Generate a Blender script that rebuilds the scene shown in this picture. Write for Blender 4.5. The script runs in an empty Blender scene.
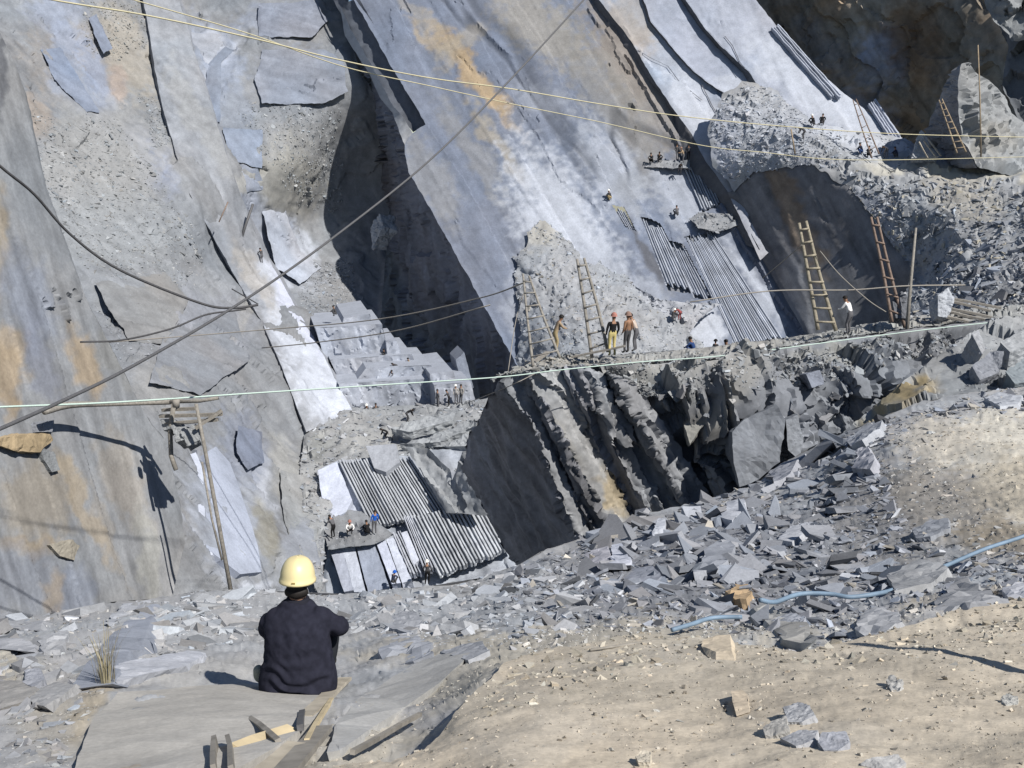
import bpy, bmesh, math, random
import numpy as np
from mathutils import Vector, Matrix, Euler
from mathutils.geometry import delaunay_2d_cdt

random.seed(7)
RNG = np.random.default_rng(11)
SC = bpy.context.scene
COL = SC.collection
R = math.radians

# ------------------------------------------------------------------ camera maths
FOC, CX, CY, PITCH = 1100.0, 512.0, 384.0, R(12.0)
CAM = np.array([0.0, 0.0, 1.6])
cP, sP = math.cos(PITCH), math.sin(PITCH)

def ray(px, py):
    a = (np.asarray(px, float) - CX) / FOC
    b = (CY - np.asarray(py, float)) / FOC
    return np.stack([a, cP + b * sP, -sP + b * cP], -1)

def inv_depth(py, Y):
    b = (CY - np.asarray(py, float)) / FOC
    return (cP + b * sP) / np.asarray(Y, float)

def place(px, py, w):               # w = 1/depth along the view axis
    return CAM + ray(px, py) / np.asarray(w, float)[..., None]

def at(px, py, Y):
    return Vector(place(px, py, inv_depth(py, Y)))

# ------------------------------------------------------------------ noise
def _hash(ix, iy, iz, seed):
    h = (ix.astype(np.int64) * 374761393 + iy.astype(np.int64) * 668265263 + iz.astype(np.int64) * 2147483647 + seed * 974634141) & 0xFFFFFFFF
    h = ((h ^ (h >> 13)) * 1274126177) & 0xFFFFFFFF
    h = (h ^ (h >> 16)) & 0xFFFFFFFF
    h = (h * 2246822519) & 0xFFFFFFFF
    h = h ^ (h >> 15)
    return (h & 0xFFFFFF) / float(0xFFFFFF)

def vnoise(P, seed=0):
    P = np.asarray(P, float)
    i = np.floor(P).astype(np.int64); f = P - i
    f = f * f * f * (f * (f * 6 - 15) + 10)
    x, y, z = i[:, 0], i[:, 1], i[:, 2]; fx, fy, fz = f[:, 0], f[:, 1], f[:, 2]
    r = 0
    for dx in (0, 1):
        for dy in (0, 1):
            for dz in (0, 1):
                w = (fx if dx else 1 - fx) * (fy if dy else 1 - fy) * (fz if dz else 1 - fz)
                r = r + w * _hash(x + dx, y + dy, z + dz, seed)
    return r * 2 - 1

def fbm(P, oct=4, seed=0, gain=0.5):
    a, s, t = 1.0, 0, 0
    Q = np.array(P, float)
    for k in range(oct):
        s = s + a * vnoise(Q, seed + k * 17); t += a
        Q = Q * 2.03 + 13.7; a *= gain
    return s / t

def cells(P, seed=0):               # nearest cell: distance, second distance, random value, nearest centre
    P = np.asarray(P, float); i = np.floor(P).astype(np.int64)
    b1 = np.full(len(P), 9.0); b2 = np.full(len(P), 9.0); val = np.zeros(len(P)); cen = np.zeros_like(P)
    for dx in (-1, 0, 1):
        for dy in (-1, 0, 1):
            for dz in (-1, 0, 1):
                x, y, z = i[:, 0] + dx, i[:, 1] + dy, i[:, 2] + dz
                c = np.stack([x + _hash(x, y, z, seed), y + _hash(x, y, z, seed + 1), z + _hash(x, y, z, seed + 2)], -1)
                d = np.sqrt(((c - P) ** 2).sum(1))
                m = d < b1
                b2 = np.where(m, b1, np.minimum(b2, d)); b1 = np.where(m, d, b1)
                val = np.where(m, _hash(x, y, z, seed + 3), val); cen = np.where(m[:, None], c, cen)
    return b1, b2, val, cen

def sstep(a, b, x):
    t = np.clip((x - a) / (b - a), 0, 1); return t * t * (3 - 2 * t)

# ------------------------------------------------------------------ materials
def nodes_of(name):
    m = bpy.data.materials.new(name); m.use_nodes = True
    nt = m.node_tree; nt.nodes.clear()
    out = nt.nodes.new('ShaderNodeOutputMaterial'); b = nt.nodes.new('ShaderNodeBsdfPrincipled')
    nt.links.new(b.outputs[0], out.inputs[0])
    return m, nt, b

def rock_material(name, bump=0.5, rough=0.9, fine=9.0, spec=0.25, dist=0.03, mul=1.0, tint=(1, 1, 1)):
    m, nt, b = nodes_of(name); N, L = nt.nodes, nt.links
    at_ = N.new('ShaderNodeAttribute'); at_.attribute_name = 'Col'
    geo = N.new('ShaderNodeNewGeometry')
    n1 = N.new('ShaderNodeTexNoise'); n1.inputs['Scale'].default_value = fine; n1.inputs['Detail'].default_value = 8; n1.inputs['Roughness'].default_value = 0.7
    n2 = N.new('ShaderNodeTexNoise'); n2.inputs['Scale'].default_value = fine * 0.13; n2.inputs['Detail'].default_value = 9; n2.inputs['Roughness'].default_value = 0.65
    for n in (n1, n2): L.new(geo.outputs['Position'], n.inputs['Vector'])
    r1 = N.new('ShaderNodeMapRange'); r1.inputs['From Min'].default_value = 0.3; r1.inputs['From Max'].default_value = 0.7; r1.inputs['To Min'].default_value = 0.84 * mul; r1.inputs['To Max'].default_value = 1.14 * mul
    r2 = N.new('ShaderNodeMapRange'); r2.inputs['From Min'].default_value = 0.3; r2.inputs['From Max'].default_value = 0.7; r2.inputs['To Min'].default_value = 0.88; r2.inputs['To Max'].default_value = 1.12
    L.new(n1.outputs[0], r1.inputs[0]); L.new(n2.outputs[0], r2.inputs[0])
    mu = N.new('ShaderNodeMath'); mu.operation = 'MULTIPLY'; L.new(r1.outputs[0], mu.inputs[0]); L.new(r2.outputs[0], mu.inputs[1])
    vm = N.new('ShaderNodeVectorMath'); vm.operation = 'SCALE'; L.new(at_.outputs['Color'], vm.inputs[0]); L.new(mu.outputs[0], vm.inputs['Scale'])
    tn = N.new('ShaderNodeVectorMath'); tn.operation = 'MULTIPLY'; tn.inputs[1].default_value = tint; L.new(vm.outputs[0], tn.inputs[0]); L.new(tn.outputs[0], b.inputs['Base Color'])
    b.inputs['Roughness'].default_value = rough; b.inputs['Specular IOR Level'].default_value = spec
    ad = N.new('ShaderNodeMath'); ad.operation = 'MULTIPLY_ADD'; ad.inputs[1].default_value = 0.35; L.new(n1.outputs[0], ad.inputs[0]); L.new(n2.outputs[0], ad.inputs[2])
    bp = N.new('ShaderNodeBump'); bp.inputs['Strength'].default_value = bump; bp.inputs['Distance'].default_value = dist; L.new(ad.outputs[0], bp.inputs['Height']); L.new(bp.outputs[0], b.inputs['Normal'])
    return m

def plain(name, rgb, rough=0.8, spec=0.2, var=0.25, scale=12.0, bump=0.2, stretch=None, metal=0.0):
    m, nt, b = nodes_of(name); N, L = nt.nodes, nt.links
    tc = N.new('ShaderNodeTexCoord'); mp = N.new('ShaderNodeMapping'); L.new(tc.outputs['Object'], mp.inputs[0])
    if stretch: mp.inputs['Scale'].default_value = stretch
    n = N.new('ShaderNodeTexNoise'); n.inputs['Scale'].default_value = scale; n.inputs['Detail'].default_value = 6; L.new(mp.outputs[0], n.inputs['Vector'])
    mr = N.new('ShaderNodeMapRange'); mr.inputs['From Min'].default_value = 0.3; mr.inputs['From Max'].default_value = 0.7; mr.inputs['To Min'].default_value = 1 - var; mr.inputs['To Max'].default_value = 1 + var
    L.new(n.outputs[0], mr.inputs[0])
    vm = N.new('ShaderNodeVectorMath'); vm.operation = 'SCALE'; vm.inputs[0].default_value = rgb; L.new(mr.outputs[0], vm.inputs['Scale'])
    L.new(vm.outputs[0], b.inputs['Base Color'])
    b.inputs['Roughness'].default_value = rough; b.inputs['Specular IOR Level'].default_value = spec; b.inputs['Metallic'].default_value = metal
    if bump:
        bp = N.new('ShaderNodeBump'); bp.inputs['Strength'].default_value = bump; bp.inputs['Distance'].default_value = 0.01; L.new(n.outputs[0], bp.inputs['Height']); L.new(bp.outputs[0], b.inputs['Normal'])
    return m

M_ROCK = rock_material('slate_rock', 0.22, fine=7.0, dist=0.04, mul=0.80, tint=(0.94, 1.0, 1.09))
M_NEAR = rock_material('near_slate', 0.5, fine=34.0, dist=0.01, mul=1.02, tint=(0.97, 1.0, 1.04))
M_DIRT = rock_material('dirt', 0.55, rough=1.0, fine=38.0, spec=0.05, dist=0.012)

# ------------------------------------------------------------------ mesh linking
def new_mesh(name, V, Fc, mat, col=None, smooth=False, parent=None, mats=None, midx=None):
    me = bpy.data.meshes.new(name)
    V = np.asarray(V, np.float32)
    if isinstance(Fc, np.ndarray):
        nf, k = Fc.shape
        me.vertices.add(len(V)); me.vertices.foreach_set('co', V.ravel())
        me.loops.add(nf * k); me.loops.foreach_set('vertex_index', Fc.astype(np.int32).ravel())
        me.polygons.add(nf); me.polygons.foreach_set('loop_start', np.arange(0, nf * k, k, dtype=np.int32))
        me.update(calc_edges=True)
    else:
        me.from_pydata(V.tolist(), [], Fc); me.update()
    if col is not None:
        a = me.color_attributes.new('Col', 'FLOAT_COLOR', 'POINT')
        c4 = np.ones((len(V), 4), np.float32); c4[:, :3] = col
        a.data.foreach_set('color', c4.ravel())
    for m in (mats or [mat]): me.materials.append(m)
    if midx is not None: me.polygons.foreach_set('material_index', np.asarray(midx, np.int32))
    me.polygons.foreach_set('use_smooth', np.full(len(me.polygons), bool(smooth)))
    me.update()
    o = bpy.data.objects.new(name, me); COL.objects.link(o)
    if parent: o.parent = parent
    return o

def tag(o, label, cat, group=None):
    o['label'] = label; o['category'] = cat
    if group: o['group'] = group
    return o

def empty(name, loc, label, cat, group=None):
    o = bpy.data.objects.new(name, None); COL.objects.link(o); o.location = loc
    return tag(o, label, cat, group)

# ------------------------------------------------------------------ rock colour
def shade_noise(P, px, base, var=0.18, warm=0.05, streak=None, sk=0.15, blobs=(), fine=1.0):
    """albedo of bare rock: mottling, bedding streaks, and stains / dust / painted-shade patches with their own shape"""
    P = np.asarray(P, float)
    s = fine
    n1 = fbm(P * 0.13 * s, 4, 3); n2 = fbm(P * 0.9 * s, 4, 5); n3 = fbm(P * 3.1 * s, 3, 9)
    k = 1 + var * (0.9 * n1 + 0.9 * n2 + 0.7 * n3)
    w = fbm(P * 0.21 * s + 40, 3, 21)
    if streak is not None:
        d, a, b = streak
        q = np.stack([P @ d * 0.09 * s, P @ a * 1.1 * s, P @ b * 1.1 * s], -1)
        q2 = np.stack([P @ d * 0.35 * s, P @ a * 3.3 * s, P @ b * 3.3 * s], -1)
        k = k + sk * (1.3 * fbm(q, 3, 31) + 0.9 * fbm(q2, 3, 37))
    c = np.outer(np.clip(k, 0.25, 2.2), base)
    c[:, 0] *= 1 + warm * 2 * w; c[:, 2] *= 1 - warm * 2 * w
    if blobs:
        wx = fbm(np.c_[px / 17.0, np.zeros(len(px))], 4, 51) * 11; wy = fbm(np.c_[px / 17.0, np.ones(len(px)) * 7], 4, 57) * 11
        g = fbm(P * 1.7 * s + 9, 4, 61)
        for (bx, by, rx, ry, ang, rgb, st) in blobs:
            ca, sa = math.cos(R(ang)), math.sin(R(ang))
            dx = px[:, 0] + wx - bx; dy = px[:, 1] + wy - by
            u = (dx * ca + dy * sa) / rx; v = (-dx * sa + dy * ca) / ry
            r = np.sqrt(u * u + v * v)
            m = st * sstep(1.25, 0.55, r + 0.45 * g)
            kk = (1 + 0.75 * (k - 1))[:, None]
            c = c * (1 - m[:, None]) + np.array(rgb) * kk * m[:, None]
    return np.clip(c, 0.01, 0.9)

# ------------------------------------------------------------------ patches of terrain
def inside(poly, pts):
    x, y = pts[:, 0], pts[:, 1]; r = np.zeros(len(pts), bool)
    n = len(poly)
    for i in range(n):
        x1, y1 = poly[i]; x2, y2 = poly[(i + 1) % n]
        if y1 == y2: continue
        c = ((y1 > y) != (y2 > y)) & (x < (x2 - x1) * (y - y1) / (y2 - y1) + x1)
        r ^= c
    return r

def mvc(poly, vals, pts):
    out = np.zeros(len(pts)); ws = np.zeros(len(pts)); n = len(poly)
    d = poly[None] - pts[:, None]; r = np.sqrt((d ** 2).sum(2)) + 1e-9
    nx = np.roll(d, -1, 1); rn = np.roll(r, -1, 1)
    cr = d[..., 0] * nx[..., 1] - d[..., 1] * nx[..., 0]; dt = (d * nx).sum(2)
    t = (r * rn - dt) / np.where(np.abs(cr) < 1e-9, 1e-9, cr)
    w = (np.roll(t, 1, 1) + t) / r
    return (w * vals).sum(1) / w.sum(1)

def tps_fit(cp, v):
    n = len(cp); d = np.sqrt(((cp[:, None] - cp[None]) ** 2).sum(2)) / 100
    K = np.where(d > 0, d * d * np.log(d + 1e-12), 0) + np.eye(n) * 1e-3
    Pm = np.c_[np.ones(n), cp / 100]
    A = np.block([[K, Pm], [Pm.T, np.zeros((3, 3))]])
    s = np.linalg.solve(A, np.r_[v, 0, 0, 0])
    def f(p):
        dd = np.sqrt(((p[:, None] - cp[None]) ** 2).sum(2)) / 100
        return np.where(dd > 0, dd * dd * np.log(dd + 1e-12), 0) @ s[:n] + np.c_[np.ones(len(p)), p / 100] @ s[n:]
    return f

def axes_from(P0, P1, nrm):
    d = np.array(P1) - np.array(P0); d /= np.linalg.norm(d)
    a = np.cross(nrm, d); a /= np.linalg.norm(a)
    return d, a, np.cross(d, a)

def patch(name, poly, plane=None, tps=None, step=2.3, jit=1.2, disp=(), base=(0.28, 0.285, 0.30), var=0.18, warm=0.03,
          streak=None, sk=0.15, blobs=(), mat=None, smooth=True, edge=4.0, fine=1.0, colfn=None, link=True, hole=None, sharp=48):
    """a rock face: an outline with depths, filled with a fine mesh, roughened in 3D and coloured"""
    poly = [tuple(p) for p in poly]
    pp = np.array([p[:2] for p in poly], float)
    if plane is not None:
        A = np.array([[1, p[0], p[1]] for p in plane], float); co = np.linalg.solve(A, inv_depth(A[:, 2], [p[2] for p in plane]))
        fw = lambda q: np.c_[np.ones(len(q)), q] @ co
    elif tps is not None:
        cp = np.array([p[:2] for p in tps], float); fw = tps_fit(cp, inv_depth(cp[:, 1], [p[2] for p in tps]))
    else:
        pv = inv_depth(pp[:, 1], [p[2] for p in poly]); fw = None
    # outline, resampled and roughened
    B, Wb = [], []
    n = len(pp)
    for i in range(n):
        a, b = pp[i], pp[(i + 1) % n]; L = np.linalg.norm(b - a); k = max(1, int(round(L / step)))
        t = (np.arange(k) / k)[:, None]
        B.append(a + (b - a) * t)
        if fw is None: Wb.append((pv[i] + (pv[(i + 1) % n] - pv[i]) * t[:, 0]))
    B = np.concatenate(B)
    wb = np.concatenate(Wb) if fw is None else None
    z0 = np.zeros(len(B))
    jx = fbm(np.c_[B / 7.0, z0], 3, 71) * jit; jy = fbm(np.c_[B / 7.0, z0 + 5], 3, 73) * jit
    B = B + np.c_[jx, jy]
    # interior
    lo, hi = B.min(0), B.max(0)
    xs = np.arange(lo[0], hi[0], step); ys = np.arange(lo[1], hi[1], step * 0.866)
    gx, gy = np.meshgrid(xs, ys); gx = gx + (np.arange(len(ys)) % 2)[:, None] * step * 0.5
    I = np.c_[gx.ravel(), gy.ravel()] + RNG.uniform(-0.28, 0.28, (gx.size, 2)) * step
    I = I[inside(B, I)]
    dist = np.full(len(I), 99.0)
    for c in range(0, len(I), 4000):
        q = I[c:c + 4000]
        dist[c:c + 4000] = np.sqrt(((q[:, None] - B[None]) ** 2).sum(2).min(1))
    I = I[dist > step * 0.55]; dist = dist[dist > step * 0.55]
    wi = fw(I) if fw is not None else (mvc(pp, pv, I) if len(I) else np.zeros(0))
    if fw is not None: wb = fw(B)
    Q = np.r_[B, I]; w = np.r_[wb, wi]; dd = np.r_[np.zeros(len(B)), dist]
    w = np.clip(w, 1 / 400.0, 2)
    nb = len(B)
    vs, es, fs, ov, _, _ = delaunay_2d_cdt([Vector(p) for p in Q], [(i, (i + 1) % nb) for i in range(nb)], [], 1, 1e-5)
    idx = np.array([o[0] if o else -1 for o in ov])
    if (idx < 0).any():               # outline crossing itself after roughening: take the nearest sample
        for j in np.nonzero(idx < 0)[0]:
            v = np.array(vs[j]); idx[j] = ((Q - v) ** 2).sum(1).argmin()
    px = np.array([tuple(v) for v in vs]); w = w[idx]; dd = dd[idx]
    P = place(px[:, 0], px[:, 1], w)
    T = np.array([f[:3] for f in fs], int)
    if hole is not None:
        keep = ~hole(px[T].mean(1)); T = T[keep]
    # orientation towards the camera, normals
    fn = np.cross(P[T[:, 1]] - P[T[:, 0]], P[T[:, 2]] - P[T[:, 0]])
    flip = (fn * (CAM - P[T[:, 0]])).sum(1) < 0
    T[flip] = T[flip][:, ::-1]; fn[flip] *= -1
    Nv = np.zeros_like(P)
    for k in range(3): np.add.at(Nv, T[:, k], fn)
    Nv /= np.linalg.norm(Nv, axis=1)[:, None] + 1e-12
    nav = fn.sum(0); nav /= np.linalg.norm(nav)
    ax = None
    if streak is not None:
        i0 = ((px - np.array(streak[0])) ** 2).sum(1).argmin(); i1 = ((px - np.array(streak[1])) ** 2).sum(1).argmin()
        ax = axes_from(P[i0], P[i1], nav)
    # roughness
    P0 = P.copy()
    ef = sstep(0, edge, dd)
    H = np.zeros(len(P)); CR = np.zeros(len(P))
    for kind, amp, sc in disp:
        if kind == 'fbm': H += amp * fbm(P0 / sc, 5, 81, 0.55)
        elif kind == 'ridge': H += amp * (1 - 2 * np.abs(fbm(P0 / sc, 5, 83, 0.55)))
        elif kind == 'block':
            q = P0 / sc + 0.25 * np.c_[vnoise(P0 / sc * 2, 5), vnoise(P0 / sc * 2, 6), vnoise(P0 / sc * 2, 7)]
            b1, b2, v, cen = cells(q, 91)
            rel = q - cen; dirv = np.c_[_hash(*(np.floor(cen * 97).astype(np.int64).T), 5), _hash(*(np.floor(cen * 97).astype(np.int64).T), 6), _hash(*(np.floor(cen * 97).astype(np.int64).T), 7)] - 0.5
            H += amp * (v - 0.5 + 1.3 * (rel * dirv).sum(1))
        elif kind == 'crack':          # open joints following the bedding
            d, a, b = ax
            q = np.c_[P0 @ d / sc * 0.22, P0 @ a / sc, P0 @ b / sc * 0.4]
            q = q + 0.22 * np.c_[vnoise(q * 1.7, 15), vnoise(q * 1.7, 16), vnoise(q * 1.7, 17)] + 0.06 * np.c_[vnoise(q * 9, 25), vnoise(q * 9, 26), vnoise(q * 9, 27)]
            b1, b2, v, cen = cells(q, 99)
            m = sstep(0.07, 0.0, b2 - b1) * sstep(-0.25, 0.15, fbm(P0 / sc * 0.7, 3, 131)); H -= amp * m; CR = np.maximum(CR, m)
        elif kind == 'layer':
            d, a, b = ax
            q = np.c_[P0 @ d / sc * 0.16, P0 @ a / sc, P0 @ b / sc * 0.5]
            q = q + 0.10 * np.c_[vnoise(q * 3, 5), vnoise(q * 3, 6), vnoise(q * 3, 7)] + 0.03 * np.c_[vnoise(q * 14, 8), vnoise(q * 14, 9), vnoise(q * 14, 10)]
            b1, b2, v, cen = cells(q, 95)
            H += amp * (v - 0.5 + 0.22 * (q[:, 1] - cen[:, 1]))
    P = P + Nv * (H * ef)[:, None]
    if colfn is not None: c = colfn(P0, px, ax)
    else: c = shade_noise(P0, px, np.array(base), var, warm, ax, sk, blobs, fine)
    c = c * (1 - 0.35 * CR[:, None])
    o = None
    if link:
        o = new_mesh(name, P, T, mat or M_ROCK, c, smooth); o['kind'] = 'structure'
        if smooth: o.data.set_sharp_from_angle(angle=R(sharp))
    fn = np.cross(P[T[:, 1]] - P[T[:, 0]], P[T[:, 2]] - P[T[:, 0]])
    Nv = np.zeros_like(P)
    for k in range(3): np.add.at(Nv, T[:, k], fn)
    Nv /= np.linalg.norm(Nv, axis=1)[:, None] + 1e-12
    return dict(o=o, px=px, P=P, N=Nv, w=w, T=T, c=c, nav=nav)

# ------------------------------------------------------------------ loose stones
def stone_shape(rg, flat=0.35, k=None):
    k = k or rg.integers(3, 7)
    a = np.sort(rg.uniform(0, 2 * np.pi, k) * 0.35 + np.arange(k) * 2 * np.pi / k)
    r = rg.uniform(0.55, 1.05, k); el = rg.uniform(0.5, 1.0)
    top = np.c_[np.cos(a) * r, np.sin(a) * r * el, np.full(k, flat) + rg.uniform(-0.12, 0.12, k) * flat * 2]
    s = rg.uniform(0.8, 1.15, (k, 1))
    bot = np.c_[top[:, :2] * s + rg.uniform(-0.12, 0.12, (k, 2)), -np.full(k, flat) + rg.uniform(-0.1, 0.1, k) * flat]
    V = np.r_[top, bot]
    T = []
    for i in range(1, k - 1): T += [(0, i, i + 1), (k, k + i + 1, k + i)]
    for i in range(k):
        j = (i + 1) % k; T += [(i, k + i, k + j), (i, k + j, j)]
    return V, np.array(T)

SCATTER_MAT = M_ROCK
def scatter(name, pt, n, smin, smax, base, poly=None, power=2.2, tilt=0.5, var=0.25, sink=0.15, flat=(0.05, 0.2), seed=1, mat=None, dens=None, warm=0.03, cap=None, blobs=None):
    """uncountable small stones lying on a rock face; smin..smax in pixels at the place where they lie"""
    rg = np.random.default_rng(seed)
    px = pt['px']; ok = np.ones(len(px), bool)
    if poly is not None: ok = inside(np.array(poly, float), px + np.c_[vnoise(np.c_[px / 9, px[:, :1] * 0], 3), vnoise(np.c_[px / 9, px[:, :1] * 0 + 4], 4)] * 6)
    ids = np.nonzero(ok)[0]
    if dens is not None:
        p = dens(px[ids]); p = p / p.sum(); pick = rg.choice(ids, n, p=p)
    else: pick = rg.choice(ids, n)
    P = pt['P'][pick]; Nn = pt['N'][pick]; dep = 1 / pt['w'][pick]
    u = rg.uniform(0, 1, n); s = smin * (1 - u * (1 - (smin / smax) ** (power - 1))) ** (-1 / (power - 1))
    r = 0.5 * s * dep / FOC
    if cap: r = np.minimum(r, cap)
    shapes = [stone_shape(rg, rg.uniform(*flat)) for _ in range(28)]
    Vs, Ts, Cs = [], [], []; off = 0
    up = Nn * 0.55 + np.array([0, 0, 0.6]) + rg.normal(0, tilt, (n, 3)); up /= np.linalg.norm(up, axis=1)[:, None]
    t1 = np.cross(up, rg.normal(0, 1, (n, 3))); t1 /= np.linalg.norm(t1, axis=1)[:, None]; t2 = np.cross(up, t1)
    which = rg.integers(0, len(shapes), n)
    for k, (V, T) in enumerate(shapes):
        m = which == k; q = int(m.sum())
        if not q: continue
        G = (V[None, :, 0:1] * t1[m][:, None] + V[None, :, 1:2] * t2[m][:, None] + V[None, :, 2:3] * up[m][:, None]) * r[m][:, None, None]
        G = G + (P[m] + up[m] * (r[m] * 0.15)[:, None] - Nn[m] * (r[m] * sink)[:, None])[:, None]
        Vs.append(G.reshape(-1, 3)); Ts.append((T[None] + (off + np.arange(q) * len(V))[:, None, None]).reshape(-1, 3)); off += q * len(V)
        cc = np.array(base)[None] * (1 + rg.normal(0, var, (q, 1))); wv = rg.normal(0, warm, q); cc[:, 0] *= 1 + wv; cc[:, 2] *= 1 - wv
        if blobs:
            for (bp, rgb) in blobs:
                mm = rg.uniform(0, 1, q) < bp; cc[mm] = np.array(rgb) * (1 + rg.normal(0, 0.15, (int(mm.sum()), 1)))
        Cs.append(np.repeat(np.clip(cc, 0.03, 0.8), len(V), 0))
    o = new_mesh(name, np.concatenate(Vs), np.concatenate(Ts), mat or SCATTER_MAT, np.concatenate(Cs)); o['kind'] = 'stuff'
    return o

# ------------------------------------------------------------------ single slabs and rocks
def slab(name, pts, thick, base, label=None, cat='rock', group=None, parent=None, mat=None, rough=0.02, push=None, var=0.2, bevel=0.0, kind=None, streak=0, blobs=()):
    """a traced slab with its own depth and thickness: pts = (px, py, Y) round the visible face"""
    P = np.array([at(*p) for p in pts])
    c = P.mean(0); nrm = np.zeros(3)
    for i in range(len(P)): nrm += np.cross(P[i] - c, P[(i + 1) % len(P)] - c)
    nrm /= np.linalg.norm(nrm)
    if nrm @ (CAM - c) < 0: nrm = -nrm
    dr = -nrm if push is None else np.array(push, float) / np.linalg.norm(push)
    bm = bmesh.new()
    t = [bm.verts.new(p) for p in P]; b = [bm.verts.new(p + dr * thick + RNG.normal(0, thick * 0.06, 3)) for p in P]
    bm.faces.new(t); bm.faces.new(b[::-1])
    for i in range(len(P)):
        j = (i + 1) % len(P); bm.faces.new((t[i], b[i], b[j], t[j]))
    bmesh.ops.recalc_face_normals(bm, faces=bm.faces)
    size = np.linalg.norm(P.max(0) - P.min(0))
    if bevel: bmesh.ops.bevel(bm, geom=bm.edges[:], offset=bevel, segments=1, affect='EDGES')
    bmesh.ops.triangulate(bm, faces=bm.faces[:])
    target = max(size / 26, 1e-3)
    for _ in range(5):
        e = [x for x in bm.edges if x.calc_length() > target * 1.6]
        if not e or len(bm.verts) > 3500: break
        bmesh.ops.subdivide_edges(bm, edges=e, cuts=1)
        bmesh.ops.triangulate(bm, faces=[f for f in bm.faces if len(f.verts) > 3])
    V = np.array([v.co[:] for v in bm.verts]); T = np.array([[v.index for v in f.verts] for f in bm.faces]) if bm.verts.index_update() is None else None
    bm.normal_update(); Nn = np.array([v.normal[:] for v in bm.verts]); bm.free()
    sc = size * 0.16
    d = rough * size * (fbm(V / sc, 4, 101) + 0.6 * fbm(V / (sc * 0.3), 3, 103))
    q = V / (size * 0.22); b1, b2, v, cen = cells(q, 107)
    d = d + rough * size * 0.8 * (v - 0.5)
    V2 = V + Nn * d[:, None]
    s = 3.0 / size
    kk = 1 + var * (fbm(V * s, 4, 111) + 0.8 * fbm(V * s * 5, 4, 113))
    if streak:
        ax = P[1] - P[0]; ax = ax / np.linalg.norm(ax); rest = V - np.outer(V @ ax, ax)
        kk = kk + streak * fbm(np.c_[V @ ax * s * 0.4, rest[:, 1:] * s * 6], 3, 117)
    cc = np.clip(np.outer(kk, base), 0.02, 0.85)
    if kind is None or True:
        origin = c
        o = new_mesh(name, V2 - origin, T, mat or M_NEAR, cc, False, parent); o.location = origin
    if kind: o['kind'] = kind
    if label: tag(o, label, cat, group)
    return o

# ------------------------------------------------------------------ tubes
def tube_mesh(pts, rad, n=8, caps=True):
    pts = [Vector(p) for p in pts]; V, Fc = [], []
    up = None
    for i, p in enumerate(pts):
        t = (pts[min(i + 1, len(pts) - 1)] - pts[max(i - 1, 0)]).normalized()
        if up is None: up = t.orthogonal().normalized()
        up = (up - t * up.dot(t)).normalized(); s = t.cross(up)
        r = rad(i / max(1, len(pts) - 1)) if callable(rad) else rad
        for k in range(n):
            a = 2 * math.pi * k / n; V.append(tuple(p + (up * math.cos(a) + s * math.sin(a)) * r))
    for i in range(len(pts) - 1):
        for k in range(n):
            a, b = i * n + k, i * n + (k + 1) % n; Fc.append((a, b, b + n, a + n))
    if caps: Fc.append(tuple(range(n))[::-1]); Fc.append(tuple((len(pts) - 1) * n + k for k in range(n)))
    return V, Fc

def tube(name, pts, rad, mat, n=8, parent=None, smooth=True):
    V, Fc = tube_mesh(pts, rad, n)
    o0 = Vector((0, 0, 0)) if parent is None else parent.location
    if parent is None: o0 = Vector(pts[0])
    o = new_mesh(name, np.array(V) - np.array(o0), Fc, mat, None, smooth, parent)
    if parent is None: o.location = o0
    return o

def spline(pts, n=12):               # Catmull-Rom through 3D points
    p = [Vector(x) for x in pts]; p = [p[0] * 2 - p[1]] + p + [p[-1] * 2 - p[-2]]; out = []
    for i in range(1, len(p) - 2):
        for k in range(n):
            t = k / n; a, b, c, d = p[i - 1], p[i], p[i + 1], p[i + 2]
            out.append(0.5 * ((2 * b) + (c - a) * t + (2 * a - 5 * b + 4 * c - d) * t * t + (3 * b - a - 3 * c + d) * t ** 3))
    out.append(p[-2]); return out

def bar(name, a, b, w, h, mat, parent=None, up=(0, 0, 1), rough=0.0):    # rectangular timber
    a, b = Vector(a), Vector(b); t = (b - a).normalized(); u = Vector(up); s = t.cross(u).normalized(); u = s.cross(t)
    V, Fc = [], []
    for q in (a, a.lerp(b, 0.33), a.lerp(b, 0.67), b):
        j = Vector((random.uniform(-1, 1), random.uniform(-1, 1), random.uniform(-1, 1))) * rough
        for (x, y) in ((-1, -1), (1, -1), (1, 1), (-1, 1)): V.append(tuple(q + j + s * (x * w / 2) + u * (y * h / 2)))
    for i in range(3):
        for k in range(4): Fc.append((i * 4 + k, i * 4 + (k + 1) % 4, i * 4 + 4 + (k + 1) % 4, i * 4 + 4 + k))
    Fc += [(3, 2, 1, 0), (12, 13, 14, 15)]
    o0 = Vector(a) if parent is None else parent.location
    o = new_mesh(name, np.array(V) - np.array(o0), Fc, mat, None, False, parent)
    if parent is None: o.location = o0
    return o
# =================================================================== THE QUARRY
SLATE = (0.27, 0.275, 0.29); BLUE = (0.25, 0.265, 0.31); PALE = (0.45, 0.46, 0.49); DUST = (0.56, 0.565, 0.59)
ORANGE = (0.46, 0.31, 0.17); TAN = (0.38, 0.33, 0.26); BROWN = (0.24, 0.19, 0.13); SOIL = (0.48, 0.44, 0.37); DARK = (0.13, 0.135, 0.15)

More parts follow.
